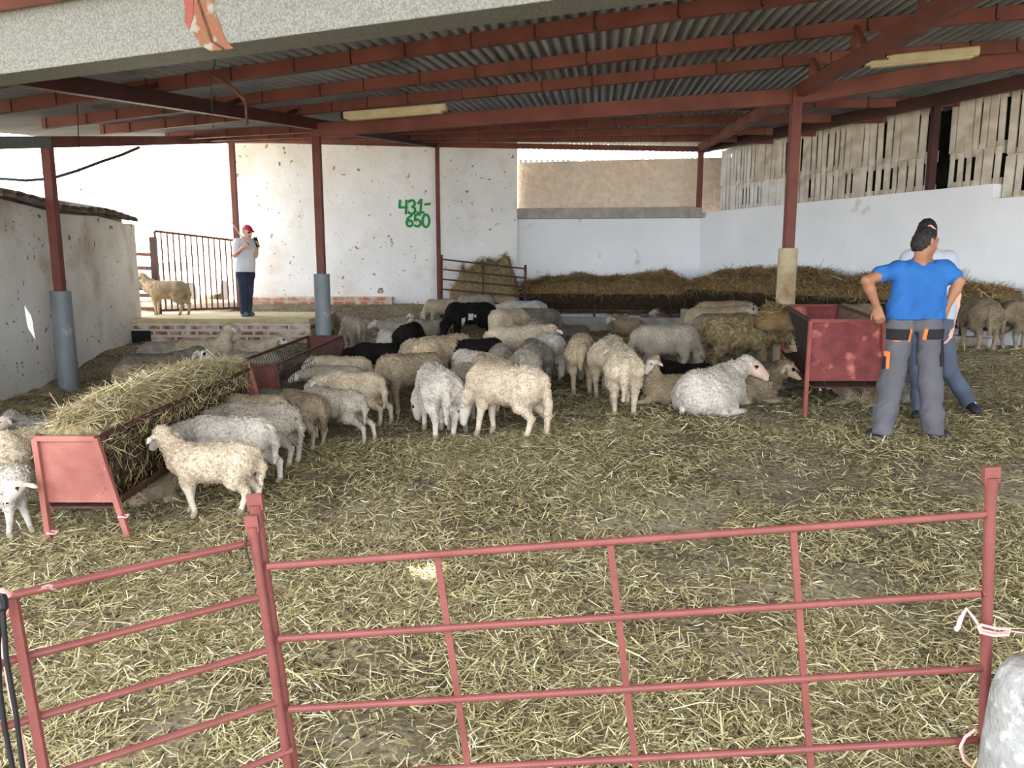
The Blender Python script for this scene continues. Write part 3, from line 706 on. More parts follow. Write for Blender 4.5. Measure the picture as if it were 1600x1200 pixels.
def feeder(name, x0, x1, xb0, xb1, Y0, Y1, zt, shift, label, mp, mf, leg_out=.05, tray=True, panel_bot=.38, wire=True, far=None):
    """slanted sheep feeder: x0..x1 near-end width at the top, Y0 near end, Y1 far end, shift = x drift of the axis"""
    def gz(x, y): return float(g(x, y))
    cx = (x0+x1)/2; t = thing(name, (cx+shift/2, (Y0+Y1)/2, gz(cx, (Y0+Y1)/2)), label, 'feeder', 'sheep feeders')
    def top(s, k): return Vector(((x0, x1)[s]+shift*k, Y0+(Y1-Y0)*k, zt[0]*(1-k)+zt[1]*k))
    def bot(s, k):
        x = (xb0, xb1)[s]+shift*k; y = Y0+(Y1-Y0)*k; return Vector((x, y, gz(x, y)-.02))
    for k in (0, 1):
        a, b, c, d = top(0, k), top(1, k), bot(1, k), bot(0, k); e0, e1 = a.lerp(d, 1-panel_bot), b.lerp(c, 1-panel_bot)
        mb = MB(); th = Vector((0, .012, 0)); mb.hexa([e0, e1, e1+th, e0+th, a, b, b+th, a+th])
        ins = MB()
        pn = obj('end_panel', mb, mp, t)
        for s in (0, 1):
            mb = MB(); mb.bar(top(s, k)+Vector((0, -.012, 0)), bot(s, k)+Vector((0, -.012, 0)), .034, .034, (0, 1, 0)); obj('leg', mb, mf, t, bevel=.003)
        mb = MB(); mb.bar(a+Vector((0, -.012, 0)), b+Vector((0, -.012, 0)), .03, .03); obj('end_rail', mb, mf, t)
    for s in (0, 1):
        mb = MB(); mb.bar(top(s, 0), top(s, 1), .028, .028); obj('top_rail', mb, M['rust'], t)
        # wire grid that slants in towards the tray
        mb = MB(); n = max(8, int((Y1-Y0)/.085)); inn = lambda k: top(s, k).lerp(bot(s, k), .78).lerp(top(1-s, k).lerp(bot(1-s, k), .78), .30)
        for i_ in range(n+1):
            k = .015+.97*i_/n; mb.tube([top(s, k), inn(k)], .0045, 4, closed=False)
        for q in (.3, .62, .95):
            mb.tube([top(s, .015).lerp(inn(.015), q), top(s, .985).lerp(inn(.985), q)], .004, 4, closed=False)
        obj('wire_side', mb, M['dark'], t)
    if tray:
        mb = MB(); zz = .66; pr_ = []
        for k in (0, 1):
            a = top(0, k).lerp(bot(0, k), zz); b = top(1, k).lerp(bot(1, k), zz); ex = (b-a)*.04
            pr_.append([a-ex+Vector((0, 0, .07)), a+ex*2, b-ex*2, b+ex+Vector((0, 0, .07))])
        th = Vector((0, 0, -.012))
        for j in range(3): mb.hexa([pr_[0][j]+th, pr_[0][j+1]+th, pr_[1][j+1]+th, pr_[1][j]+th, pr_[0][j], pr_[0][j+1], pr_[1][j+1], pr_[1][j]])
        obj('tray', mb, M['rust'], t)
    return t, top, bot
zA = P(110, 684, 4.45).z
f1, top1, bot1 = feeder('hay_feeder', P(57, 684, 4.45).x, P(151, 684, 4.45).x, P(80, 848, 4.45).x, P(205, 845, 4.45).x, 4.45, 7.45, (zA, zA+.0), -.10, 'long red feeder heaped with hay at the left front of the flock', M['redpanel'], M['redpanel'])
# a raised frame on the near panel, twine round its legs
pn = [c for c in f1.children if c.name.startswith('end_panel')][0]
mb = MB()
for i_, (u, v) in enumerate([(82, 832), (193, 806)]):
    c = P(u, v, 4.42); mb.tube([c+Vector((.028*math.cos(a), .028*math.sin(a)-.0, .004*math.sin(3*a))) for a in np.linspace(0, 6.28, 13)], .006, 6, closed=False)
o = obj('twine_tie', mb, M['rope'], f1, label='pink twine tied round the feeder legs')
ax1 = (top1(0, 1)-top1(0, 0)); L1_ = ax1.length; ax1.normalize()
mid = (top1(0, 0)+top1(1, 0))/2; hw = (top1(1, 0).x-top1(0, 0).x)/2
hay_on(mid+ax1*.04, ax1, Vector((1, 0, 0)), L1_-.08, hw*.99, zA+.02, .105, 6000, HAY, M['heap'], 'fresh hay heaped along the top of the long left feeder', 3, .16, .12)
# packed hay inside the rack
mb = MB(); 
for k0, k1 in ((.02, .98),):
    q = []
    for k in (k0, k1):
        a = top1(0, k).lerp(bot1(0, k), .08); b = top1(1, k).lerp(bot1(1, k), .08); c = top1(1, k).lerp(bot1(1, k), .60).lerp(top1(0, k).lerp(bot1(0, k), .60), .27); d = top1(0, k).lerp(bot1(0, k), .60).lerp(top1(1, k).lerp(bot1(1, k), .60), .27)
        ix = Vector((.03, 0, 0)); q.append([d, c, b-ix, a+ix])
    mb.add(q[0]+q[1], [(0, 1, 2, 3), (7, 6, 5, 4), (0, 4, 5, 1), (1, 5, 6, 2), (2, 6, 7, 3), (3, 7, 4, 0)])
o = obj('hay', mb, M['heapshade']); tag(o, 'packed hay coloured for shade inside the wire of the long left feeder', 'hay', None, 'stuff')
def side_hay(par, top, bot, n, m, s, sgn, lo=.1, hi=.75):
    k = RNG.random(n); q = RNG.uniform(lo, hi, n); p = np.zeros((n, 3))
    for i_ in range(n):
        a = top(s, k[i_]).lerp(bot(s, k[i_]), q[i_]); b = top(1-s, k[i_]).lerp(bot(1-s, k[i_]), q[i_]); p[i_] = a.lerp(b, .3*q[i_]/.78*.8)
    d = rdirs(n, .5); d[:, 0] *= .4; d[:, 2] -= .5; d /= np.linalg.norm(d, axis=1)[:, None]
    o = strands('strands', p-np.array(par.location), d, RNG.gamma(3, .025, n)+.04, RNG.uniform(.002, .005, n), 0, m, .4, par); o['kind'] = 'stuff'
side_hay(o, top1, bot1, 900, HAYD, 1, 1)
M['redold'] = mat('dull_red_panel', (98, 52, 48), .7, 0, (78, 42, 38), 8, .4, 25)
f2, top2, bot2 = feeder('hay_feeder', -2.86, -2.40, -2.92, -2.34, 7.75, 10.7, (.42, .43), .02, 'second red wire sided feeder, empty, beyond the one heaped with hay', M['redold'], M['rust'])
f3, top3, bot3 = feeder('hay_feeder', P(1266, 500, 7.1).x, P(1379, 500, 7.1).x, P(1256, 655, 7.1).x, P(1384, 655, 7.1).x, 7.1, 9.6, (P(1266, 501, 7.1).z, .92), .64, 'worn red feeder with wire sides beside the man in blue', M['redworn'], M['red'], panel_bot=.40)
ax3 = (top3(0, 1)-top3(0, 0)).normalized()
sd3 = Vector((ax3.y, -ax3.x, 0))
hp = (top3(0, .72)+top3(1, .72))/2
hay_on(Vector((2.98, 9.3, 0)), Vector((1, .1, 0)).normalized(), Vector((0, 1, 0)), .48, .2, .70, .24, 2400, HAYD, M['heapd'], 'brown hay heap at the far end of the worn red feeder', 9, .25, .1)
# ---- long manger along the rear and right walls
def manger(o_, ax, n_, L, label, rail_label, hz, peak, seed, z0, zr):
    """o_ on the ground at the wall foot, n_ towards the pen"""
    t = thing('wall_manger', (o_.x+ax.x*L/2+n_.x*.5, o_.y+ax.y*L/2+n_.y*.5, z0), label, 'manger', 'long mangers')
    fr = o_+n_*.72; up = Vector((0, 0, 1))
    def q(p, z): return Vector((p.x, p.y, z))
    mb = MB(); mb.hexa([q(fr, z0-.1), q(fr+ax*L, z0-.1), q(fr+ax*L-n_*.14, z0-.1), q(fr-n_*.14, z0-.1), q(fr, z0+.27), q(fr+ax*L, z0+.27), q(fr+ax*L-n_*.14, z0+.27), q(fr-n_*.14, z0+.27)]); obj('concrete_kerb', mb, M['conc'], t, bevel=.02)
    mb = MB(); rl = fr-n_*.1; mb.bar(q(rl, zr), q(rl+ax*L, zr), .05, .035); obj('top_rail', mb, M['dark'], t)
    mb = MB(); mb.bar(q(fr-n_*.32, z0+.36), q(fr-n_*.32+ax*L, z0+.36), .03, .05); obj('bottom_rail', mb, M['rust'], t)
    mb = MB(); n = int(L/.06)
    for i_ in range(n+1):
        a = L*i_/n; b = min(L, a+.12); mb.tube([q(rl+ax*a, zr), q(fr-n_*.32+ax*b, z0+.36)], .0055, 4, closed=False)
    obj('rack_bars', mb, M['dark'], t)
    for i_ in range(int(L/1.6)+1):
        a = min(L, 1.6*i_+.02); mb = MB(); mb.bar(q(rl+ax*a, z0-.05), q(rl+ax*a, zr), .04, .04, (0, 1, 0)); obj('upright', mb, M['rust'], t)
    hay_on(q(o_+n_*.34, 0)+ax*.05, ax, n_, L-.1, .34, zr-.03, peak, 3200, HAYD, M['heapd'], hz, seed, .10, .15)
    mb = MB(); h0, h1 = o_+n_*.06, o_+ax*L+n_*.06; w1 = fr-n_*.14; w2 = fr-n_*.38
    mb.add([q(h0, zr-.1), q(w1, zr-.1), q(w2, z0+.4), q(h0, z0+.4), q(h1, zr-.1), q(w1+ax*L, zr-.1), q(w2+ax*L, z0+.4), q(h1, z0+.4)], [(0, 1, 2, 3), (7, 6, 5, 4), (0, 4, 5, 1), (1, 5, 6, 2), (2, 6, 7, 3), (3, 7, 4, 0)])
    o = obj('hay', mb, M['heapshade']); tag(o, 'hay coloured for shade, packed behind the bars of the '+rail_label, 'hay', None, 'stuff')
    return t
axm = Vector((RC.x-.25, yrec(RC.x)-yrec(.25), 0)).normalized(); nm_ = Vector((axm.y, -axm.x, 0))
manger(Vector((.22, yrec(.22)-.02, 0)), axm, nm_, 3.75, 'long hay manger against the white rear wall', 'rear wall manger', 'brown hay heaped on the manger along the rear wall', .34, 5, .03, .86)
manger(rw(.45)-nrw*.02, RD, -nrw, 6.9, 'long hay manger along the right wall', 'right wall manger', 'brown hay heaped on the manger along the right wall', .30, 6, .22, .98)
# ---- stored hay behind a hurdle in the corner
mb_ = hay_on(Vector((-1.3, 16.4, 0)), Vector((1, 0, 0)), Vector((0, 1, 0)), 1.45, .40, .62, .80, 1700, HAY, M['heap'], 'yellow hay heap behind the small hurdle in the corner', 12, .7, .1)
def hurdle(name, c, label, mrail, rr, rails, ups, group='red hurdles', feet=None):
    t = thing(name, c, label, 'hurdle', group)
    for a, b in rails:
        mb = MB(); mb.tube([a, b], rr, 10); obj('rail', mb, mrail, t, smooth=False)
    for a, b, w_ in ups:
        mb = MB(); mb.bar(a, b, w_, w_*.6, (0, 1, 0)); obj('upright', mb, mrail, t, bevel=.002)
    return t
YH = 15.75
rl = []
for k in range(6):
    f_ = k/5; rl.append((P(690, 405+f_*78, YH), P(821, 420+f_*72, YH-.25)))
hurdle('corner_hurdle', (P(755, 480, YH).x, YH-.1, .2), 'thin rusty hurdle holding back the hay heap in the corner', M['rust'], .016, rl, [(P(690, 398, YH), P(690, 496, YH), .05), (P(821, 414, YH-.25), P(821, 500, YH-.25), .05), (P(755, 410, YH-.12), P(755, 492, YH-.12), .035)])
# ---- foreground gate and hurdle
YG = 2.0
def gr(u0, v0, u1, v1, Ya=YG, Yb=YG): return (P(u0, v0, Ya), P(u1, v1, Yb))
rails = [gr(418, 885, 1536, 804), gr(436, 998, 1530, 928), gr(452, 1108, 1532, 1044), gr(470, 1214, 1526, 1156), gr(482, 1320, 1522, 1262)]
t = thing('sheep_gate', (P(980, 1300, YG).x, YG, -.2), 'wide red sheep gate across the foreground between two posts', 'gate')
for a, b in rails:
    mb = MB(); mb.tube([a, b], .0105, 12); obj('rail', mb, M['redrail'], t, smooth=False)
for (u0, v0, u1, v1) in [(683, 868, 747, 1305), (953, 848, 1003, 1285), (1239, 828, 1272, 1272)]:
    mb = MB(); a, b = gr(u0, v0, u1, v1, YG+.004, YG+.004); mb.bar(a, b, .018, .009, (0, 1, 0)); obj('upright', mb, M['redrail'], t)
def flare_post(label, u0, v0, u1, v1, Y, r, latch=False, h=.0):
    a, b = P(u0, v0, Y), P(u1, v1, Y); t = thing('gate_post', (b.x, b.y, b.z), label, 'post')
    d = (b-a).normalized(); mb = MB(); mb.tube([a+d*.10, b], r, 16); obj('shaft', mb, M['redrail'], t)
    mb = MB(); mb.bar(a, a+d*.045, r*2.9, r*1.0, (0, 1, 0)); mb.tube([a+d*.03, a+d*.07, a+d*.12], [r*1.28, r*1.1, r], 16); obj('flattened_top', mb, M['redrail'], t)
    return t, a, d
gpl, a_, d_ = flare_post('leaning red gate post with a flattened top at the left of the wide gate', 397, 772, 478, 1330, 2.03, .0145)
gp2, a2, d2 = flare_post('shorter red post clamped in front of the leaning gate post', 392, 806, 470, 1330, 1.995, .0125)
mb = MB(); mb.tube([a2+d2*.05+Vector((-.012, -.02, 0)), a2+d2*.09+Vector((-.018, -.024, 0)), a2+d2*.13+Vector((-.01, -.024, 0)), a2+d2*.145+Vector((-.022, -.02, 0))], .003, 6); obj('wire_hook', mb, M['dark'], gp2)
gpr, a3, d3 = flare_post('upright red post with a flattened top at the right end of the gate', 1549, 729, 1532, 1330, 2.0, .0145)
mb = MB()
for v in (804, 928, 1044, 1156):
    a = P(1534, v, YG); b = P(1546, v-2, YG); mb.tube([a, b], .009, 8)
obj('hinge_lug', mb, M['redrail'], gpr)
lr_ = [((20, 930, 1.62), (394, 847, 2.0)), ((-30, 1044, 1.6), (408, 932, 2.0)), ((-30, 1146, 1.58), (424, 1014, 2.0)), ((-40, 1250, 1.58), (440, 1095, 2.0)), ((-40, 1370, 1.58), (456, 1171, 2.0))]
hurdle('sheep_hurdle', (P(220, 1250, 1.8).x, 1.8, -.2), 'red hurdle running out of the frame at the lower left', M['redrail'], .0098, [(P(*a), P(*b)) for a, b in lr_], [(P(20, 934, 1.63), P(92, 1330, 1.63), .022)])
mb = MB(); mb.tube([P(u, v, 1.66) for u, v in ((-14, 925), (4, 926), (14, 932), (18, 948), (10, 958), (-6, 956))], .011, 8)
o = obj('twine', mb, M['rope']); tag(o, 'pink twine wound round the corner of the left hurdle', 'twine')
mb = MB(); mb.tube([P(u, v, 1.60) for u, v in ((2, 950), (-3, 1010), (0, 1080), (8, 1140), (22, 1210), (30, 1300))], .0055, 8); mb.tube([P(u, v, 1.59) for u, v in ((4, 945), (10, 1030), (24, 1110), (32, 1170), (40, 1230), (46, 1300))], .0055, 8); mb.tube([P(-8, 932, 1.62), P(4, 934, 1.60), P(6, 948, 1.59), P(0, 958, 1.60)], .01, 8)
o = obj('black_strap', mb, M['black']); tag(o, 'black strap hanging from the left hurdle', 'strap')
mb = MB(); mb.tube([P(u, v, 1.63) for u, v in ((2, 955), (6, 1020), (18, 1090), (34, 1160), (46, 1230), (52, 1300))], .0055, 8)
o = obj('twine', mb, M['rope']); tag(o, 'long pink twine hanging beside the black strap', 'twine')
mb = MB()
mb.tube([P(u, v, 1.97) for u, v in ((1494, 986), (1500, 966), (1510, 951), (1522, 966), (1534, 984), (1560, 990), (1578, 987))], .0042, 8)
mb.tube([P(u, v, 1.955) for u, v in ((1532, 976), (1556, 982), (1578, 983), (1576, 992), (1552, 993), (1532, 988), (1528, 980), (1534, 976))], .0038, 8)
mb.tube([P(u, v, 1.97) for u, v in ((1510, 951), (1504, 962), (1497, 980), (1493, 984))], [.003, .004, .006, .007], 8)
mb.tube([P(1578, 986, 1.96), P(1640, 994, 1.9)], .002, 6)
o = obj('twine', mb, M['rope']); tag(o, 'pink twine loop knotted round the right gate post', 'twine')
mb = MB(); mb.tube([P(u, v, 1.96) for u, v in ((1524, 1140), (1508, 1152), (1500, 1168), (1506, 1188), (1516, 1196))], .004, 8)
o = obj('twine', mb, M['rope']); tag(o, 'pink twine end hanging low at the right end of the gate', 'twine')
# concrete bollard with a rounded top at the right edge
cb = P(1606, 1180, 1.86); t = thing('concrete_post', (cb.x, cb.y+.0, -.22), 'rounded pale concrete post at the lower right edge', 'post')
mb = MB(); zt_ = P(1600, 1036, 1.86).z; rad = .115
mb.tube([(cb.x+.01, cb.y, -.25), (cb.x+.01, cb.y, zt_-.22), (cb.x+.01, cb.y, zt_-.10), (cb.x+.012, cb.y, zt_-.045), (cb.x+.014, cb.y, zt_-.015), (cb.x+.016, cb.y, zt_)], [rad*1.15, rad, rad*.93, rad*.82, rad*.66, rad*.42], 28)
M['concw'] = mat('lime_washed_concrete', (150, 149, 147), .95, 0, (128, 126, 123), 9, .6, 40, spots=[((98, 94, 88), 7, .56, .70, 8), ((170, 170, 168), 24, .56, .66, 6)])
obj('shaft', mb, M['concw'], t, smooth=True)
mb = MB(); p_ = P(1600, 1030, 1.84); mb.tube([p_+Vector((.02, 0, -.06)), p_+Vector((.02, 0, .45))], .012, 10)
mb2 = mb; obj('iron_rod', mb2, M['redrail'], t)
# ---- rear gate and its post, timber rails, car
gL, gR = P(246, 425, 15.4), P(372, 430, 16.3)
t = thing('rear_gate', ((gL.x+gR.x)/2, 15.85, .45), 'tall red barred gate behind the man in the red cap', 'gate')
def gq(k, z): p = gL.lerp(gR, k); return Vector((p.x, p.y, z))
zT0, zT1 = P(246, 361, 15.4).z, P(372, 376, 16.3).z
mb = MB(); mb.bar(gq(0, zT0), gq(1, zT1), .045, .045); obj('top_rail', mb, M['redbeam'], t)
mb = MB(); mb.bar(gq(0, .50), gq(1, .50), .045, .05); obj('bottom_rail', mb, M['redbeam'], t)
for k in range(15):
    f_ = k/14; mb = MB(); mb.tube([gq(f_, .5), gq(f_, zT0*(1-f_)+zT1*f_)], .026 if k in (0, 14) else .017, 8); obj('bar', mb, M['redbeam'], t)
pg = P(243, 430, 15.35); t = thing('steel_post', (pg.x, pg.y, .42), 'stout rusty red post the rear gate hangs on', 'post'); mb = MB(); mb.bar((pg.x, pg.y, .42), (pg.x, pg.y, P(243, 370, 15.35).z), .11, .11, (0, 1, 0)); obj('shaft', mb, M['dkbeam'], t)
r0, r1 = P(196, 400, 15.6), P(240, 400, 15.4)
t = thing('timber_rails', ((r0.x+r1.x)/2, 15.5, .42), 'weathered rails between the left wall and the gate post', 'fence')
for k in range(5):
    z = .55+k*.27; mb = MB(); mb.bar((r0.x-.4, 15.6, z), (r1.x, 15.42, z-.03), .05, .07); obj('rail', mb, M['rust'], t)
mb = MB(); mb.bar((r0.x-.35, 15.66, .35), (r0.x-.35, 15.66, 1.8), .08, .08, (0, 1, 0)); obj('upright', mb, M['rust'], t)
cc = P(222, 392, 19.5); t = thing('car', (cc.x, cc.y, .3), 'pale car parked beyond the rails by the rear gate', 'car')
mb = MB(); X0, Y0_ = cc.x, cc.y
prof_ = [(-.85, .35), (-.87, .75), (-.8, .95), (.8, .95), (.87, .75), (.85, .35)]
mb.hexa([(X0-.85, Y0_, .55), (X0+.85, Y0_, .55), (X0+.85, Y0_+3.9, .55), (X0-.85, Y0_+3.9, .55), (X0-.82, Y0_+.05, 1.15), (X0+.82, Y0_+.05, 1.15), (X0+.82, Y0_+3.9, 1.2), (X0-.82, Y0_+3.9, 1.2)])
mb.hexa([(X0-.78, Y0_+.9, 1.15), (X0+.78, Y0_+.9, 1.15), (X0+.78, Y0_+3.7, 1.18), (X0-.78, Y0_+3.7, 1.18), (X0-.6, Y0_+1.5, 1.72), (X0+.6, Y0_+1.5, 1.72), (X0+.6, Y0_+3.3, 1.72), (X0-.6, Y0_+3.3, 1.72)])
obj('body', mb, M['carpaint'], t, bevel=.06)
mb = MB(); mb.hexa([(X0-.70, Y0_+.97, 1.22), (X0+.70, Y0_+.97, 1.22), (X0+.70, Y0_+1.0, 1.22), (X0-.70, Y0_+1.0, 1.22), (X0-.55, Y0_+1.44, 1.66), (X0+.55, Y0_+1.44, 1.66), (X0+.55, Y0_+1.47, 1.66), (X0-.55, Y0_+1.47, 1.66)]); obj('windscreen', mb, M['glass'], t)
for sx in (-.78, .78):
    for sy in (.75, 3.1):
        mb = MB(); mb.tube([(X0+sx-.1, Y0_+sy, .62), (X0+sx+.1, Y0_+sy, .62)], .31, 20); obj('wheel', mb, M['black'], t)
# ---- lamps under the roof
def lamp(label, p0, p1):
    c = (p0+p1)/2; t = thing('fluorescent_lamp', tuple(c), label, 'lamp', 'strip lamps')
    mb = MB(); mb.bar(p0, p1, .12, .10); obj('housing', mb, M['lamp'], t, bevel=.02)
    d = (p1-p0).normalized(); mb = MB(); mb.bar(p0+d*.06-Vector((0, 0, .055)), p1-d*.06-Vector((0, 0, .055)), .1, .035); obj('diffuser', mb, M['lamp'], t, bevel=.015)
    mb = MB()
    for f_ in (.08, .92):
        q = p0.lerp(p1, f_); mb.bar(q+Vector((0, 0, .04)), q+Vector((0, 0, .17)), .02, .02)
    obj('hanger', mb, M['dark'], t); mb = MB(); mb.bar(p0-d*.035, p0, .10, .09); obj('end_cap', mb, M['dark'], t)
lamp('cream strip lamp above the cross beam near the grey sleeved post', P(538, 181, 11.0), P(698, 168, 10.7))
lamp('dusty strip lamp under the dark right bay of the roof', P(1350, 98, 9.4), P(1530, 80, 9.05))
# bracket arm, hanging wires, cable
mb = MB(); mb.tube([P(u, v, 6.6) for u, v in ((330, 118), (340, 122), (355, 131), (368, 142), (378, 152), (384, 158))], .018, 10)
mb.tube([P(384, 159, 6.6), P(386, 196, 6.6)], .012, 8)
o = obj('bracket_arm', mb, M['rust']); tag(o, 'bent old bracket arm hanging below the roof by the gutter', 'bracket')
mb = MB(); mb.tube([P(331, 52, 6.3), P(336, 100, 6.3), P(329, 118, 6.3), P(333, 200, 6.3)], .0035, 5)
o = obj('hanging_wire', mb, M['dark']); tag(o, 'thin wire hanging down beside the bent bracket arm', 'wire')
mb = MB(); mb.tube([P(120, 146, 8.7), P(123, 225, 8.5), P(123, 262, 8.5), P(125, 285, 8.5), P(127, 298, 8.5), P(125, 296, 8.5)], .005, 5)
o = obj('hanging_wire', mb, M['dark']); tag(o, 'thin hooked wire hanging in the left opening', 'wire')
mb = MB(); mb.tube([P(u, v, 11.5) for u, v in ((-60, 270), (0, 279), (40, 282), (80, 279), (120, 267), (160, 252), (190, 242), (218, 230))], .021, 6)
o = obj('cable', mb, M['black']); tag(o, 'dark cable sagging across the left opening', 'cable')

# ================================================================== THE FLOCK
def wool(name, c, c2, scale=7, bump=.35, bs=60, spots=None): return mat(name, c, .95, 0, c2, scale, bump, bs, 8, .36, .66, [(tuple(int(q*.93) for q in c2), 60, .5, .66, 4)], spec=.08)
DIRT = [((150, 128, 96), 2.6, .55, .75, 5)]
WOOL = {
 'cream': wool('cream_fleece', (196, 180, 156), (166, 150, 128)), 'white': wool('white_fleece', (196, 188, 176), (168, 159, 147)),
 'grey': wool('grey_fleece', (166, 155, 141), (136, 126, 113)), 'dgrey': wool('dark_grey_fleece', (124, 117, 108), (98, 92, 84)),
 'tan': wool('tan_fleece', (182, 162, 134), (150, 132, 108)), 'brown': wool('brown_curly_fleece', (156, 136, 102), (112, 96, 70), 14, 1.5, 30),
 'black': wool('black_fleece', (22, 20, 20), (34, 30, 28)), 'pink': wool('pinkish_cream_fleece', (202, 186, 164), (178, 160, 138)),
 'dtan': wool('dirty_tan_fleece', (146, 130, 108), (116, 102, 84))}
FACE = {'w': mat('white_sheep_face', (206, 196, 186), .8, 0, (186, 174, 162), 9, .1, 60, spec=.1), 'b': mat('black_sheep_face', (32, 28, 28), .8, spec=.1), 'p': mat('pinkish_sheep_face', (204, 176, 158), .8, 0, (180, 154, 136), 9, .1, 60, spec=.1), 'g': mat('grey_sheep_face', (160, 148, 136), .8, 0, (136, 124, 112), 9, .1, 60, spec=.1)}
M['hoof'] = mat('hoof', (150, 134, 114), .7); M['eye'] = mat('sheep_eye', (26, 20, 16), .25)
POSE = {'down': (-56, .30, -78), 'low': (-26, .29, -50), 'level': (8, .27, -30), 'up': (48, .27, -28), 'eat': (-8, .31, -18), 'high': (62, .28, -12)}
def Rz(a): return np.array([[math.cos(a), -math.sin(a), 0], [math.sin(a), math.cos(a), 0], [0, 0, 1]])
def dirv(yaw, pitch): return np.array([math.cos(yaw)*math.cos(pitch), math.sin(yaw)*math.cos(pitch), math.sin(pitch)])
def head_on(b, base, ny, np_, nl, hy, hp, nr=.115, ears=1, big=1.):
    nd = dirv(ny, np_); poll = base+nd*nl
    b.cap(base, nr, poll, .07*big, .06, 0)
    hd = dirv(hy, hp); sdv = np.array([-math.sin(hy), math.cos(hy), 0]); upv = np.cross(hd, sdv)*1.; 
    if upv[2] < 0 and abs(hp) < 1.5: upv = -upv
    b.cap(poll-hd*.0, .066*big, poll+hd*.085*big-upv*.008, .060*big, .03, 1)
    b.cap(poll+hd*.07*big-upv*.01, .055*big, poll+hd*.185*big-upv*.026, .036*big, .03, 1)
    b.cap(poll+hd*.06*big+upv*.022, .036*big, poll+hd*.16*big-upv*.002, .028*big, .02, 1)    # the roman nose
    b.cap(poll-hd*.03, .070*big, poll+hd*.02+upv*.012, .056*big, .02, 0)
    for s in (-1, 1):
        e0 = poll+hd*.012+sdv*s*.055*big+upv*.012; e1 = e0+sdv*s*.075*big-upv*.035-hd*.012; e2 = e1+sdv*s*.035-upv*.035
        b.cap(e0, .017, e1, .024, .012, 1); b.cap(e1, .024, e2, .010, .012, 1)
        b.cap(poll+hd*.082*big+sdv*s*.050*big+upv*.016, .0135, poll+hd*.086*big+sdv*s*.051*big+upv*.016, .0135, .003, 3)
        b.cap(poll+hd*.208*big+sdv*s*.014-upv*.018, .0075, poll+hd*.212*big+sdv*s*.015-upv*.018, .0075, .003, 3)
    return poll
def leg_front(b, x, s, swing=0.):
    f = x+swing
    b.cap((x-.02, s*.085, .42), .085, (x+.005, s*.088, .30), .052, .05, 0)
    b.cap((x+.005, s*.088, .31), .044, (x+.5*swing+.01, s*.082, .18), .031, .02, 5)
    b.cap((x+.5*swing+.01, s*.082, .18), .030, (f+.005, s*.080, .06), .023, .012, 5)
    b.cap((f+.005, s*.08, .06), .026, (f+.022, s*.08, .022), .030, .012, 2)
def leg_hind(b, x, s, swing=0.):
    b.cap((x+.02, s*.085, .45), .118, (x+.055+.2*swing, s*.100, .325), .078, .06, 0)
    b.cap((x+.055+.2*swing, s*.1, .335), .062, (x-.075+.75*swing, s*.094, .215), .034, .03, 0)
    b.cap((x-.075+.75*swing, s*.094, .215), .032, (x-.045+1.1*swing, s*.090, .065), .024, .015, 5)
    b.cap((x-.045+1.1*swing, s*.09, .065), .027, (x-.022+1.1*swing, s*.09, .022), .031, .012, 2)
def stand(pose='down', ny=0, hy=None, fat=1., tail=.26, swings=(0, 0, 0, 0), hp=None, npch=None):
    b = Body(); a, nl, h = POSE[pose]
    if hp is not None: h = hp
    if npch is not None: a = npch
    b.cap((-.22, 0, .505), .138*fat, (.15, 0, .495), .145*fat, .07, 0)
    b.ell((-.03, 0, .465), (.31, .165*fat, .160), .06, 0)
    b.cap((.15, 0, .48), .142*fat, (.25, 0, .51), .112, .06, 0)
    b.ell((-.26, 0, .50), (.150, .138*fat, .148), .05, 0)
    for s, w in ((-1, swings[0]), (1, swings[1])): leg_front(b, .185, s, w)
    for s, w in ((-1, swings[2]), (1, swings[3])): leg_hind(b, -.27, s, w)
    head_on(b, np.array([.24, 0, .54]), R(ny), R(a), nl, R(ny if hy is None else hy), R(h))
    if tail: b.cap((-.385, 0, .56), .042, (-.43, .01, .56-tail*.6), .037, .03, 0); b.cap((-.43, .01, .56-tail*.6), .036, (-.415, .015, .56-tail*1.25), .020, .02, 0)
    return b
def lie_(ny=0, np_=45, nl=.25, hy=None, hp=-25, fat=1., fore=1, hind=1, roll=0):
    b = Body()
    b.cap((-.26, 0, .205), .165*fat, (.20, 0, .205), .155*fat, .07, 0)
    b.ell((-.05, 0, .150), (.40, .225*fat, .165), .06, 0); b.ell((-.28, 0, .18), (.19, .19, .17), .06, 0)
    b.cap((.2, 0, .22), .14, (.30, 0, .25), .105, .06, 0)
    for s in (-1, 1):
        k = 1. if s > 0 else .8
        b.cap((.22, s*.11, .14), .065, (.36, s*.12, .055), .042, .03, 0)
        if (s > 0) == (fore > 0): b.cap((.36, s*.12, .05), .034, (.56, s*.10, .032), .025, .015, 5); b.cap((.56, s*.1, .032), .027, (.60, s*.1, .028), .028, .01, 2)
        else: b.cap((.38, s*.12, .05), .034, (.22, s*.15, .032), .026, .015, 5); b.cap((.22, s*.15, .03), .027, (.19, s*.155, .03), .027, .01, 2)
        b.ell((-.20, s*.165, .14), (.18, .085, .13), .05, 0)
        b.cap((-.08, s*.215, .07), .05, (-.24, s*.23, .045), .034, .03, 0)
        if s == hind: b.cap((-.22, s*.23, .042), .032, (.02, s*.26, .03), .024, .015, 5); b.cap((.02, s*.26, .03), .027, (.06, s*.262, .028), .028, .01, 2)
    b.cap((-.40, 0, .14), .034, (-.43, .08, .05), .022, .03, 0)
    head_on(b, np.array([.27, 0, .29]), R(ny), R(np_), nl, R(ny if hy is None else hy), R(hp), .105)
    return b
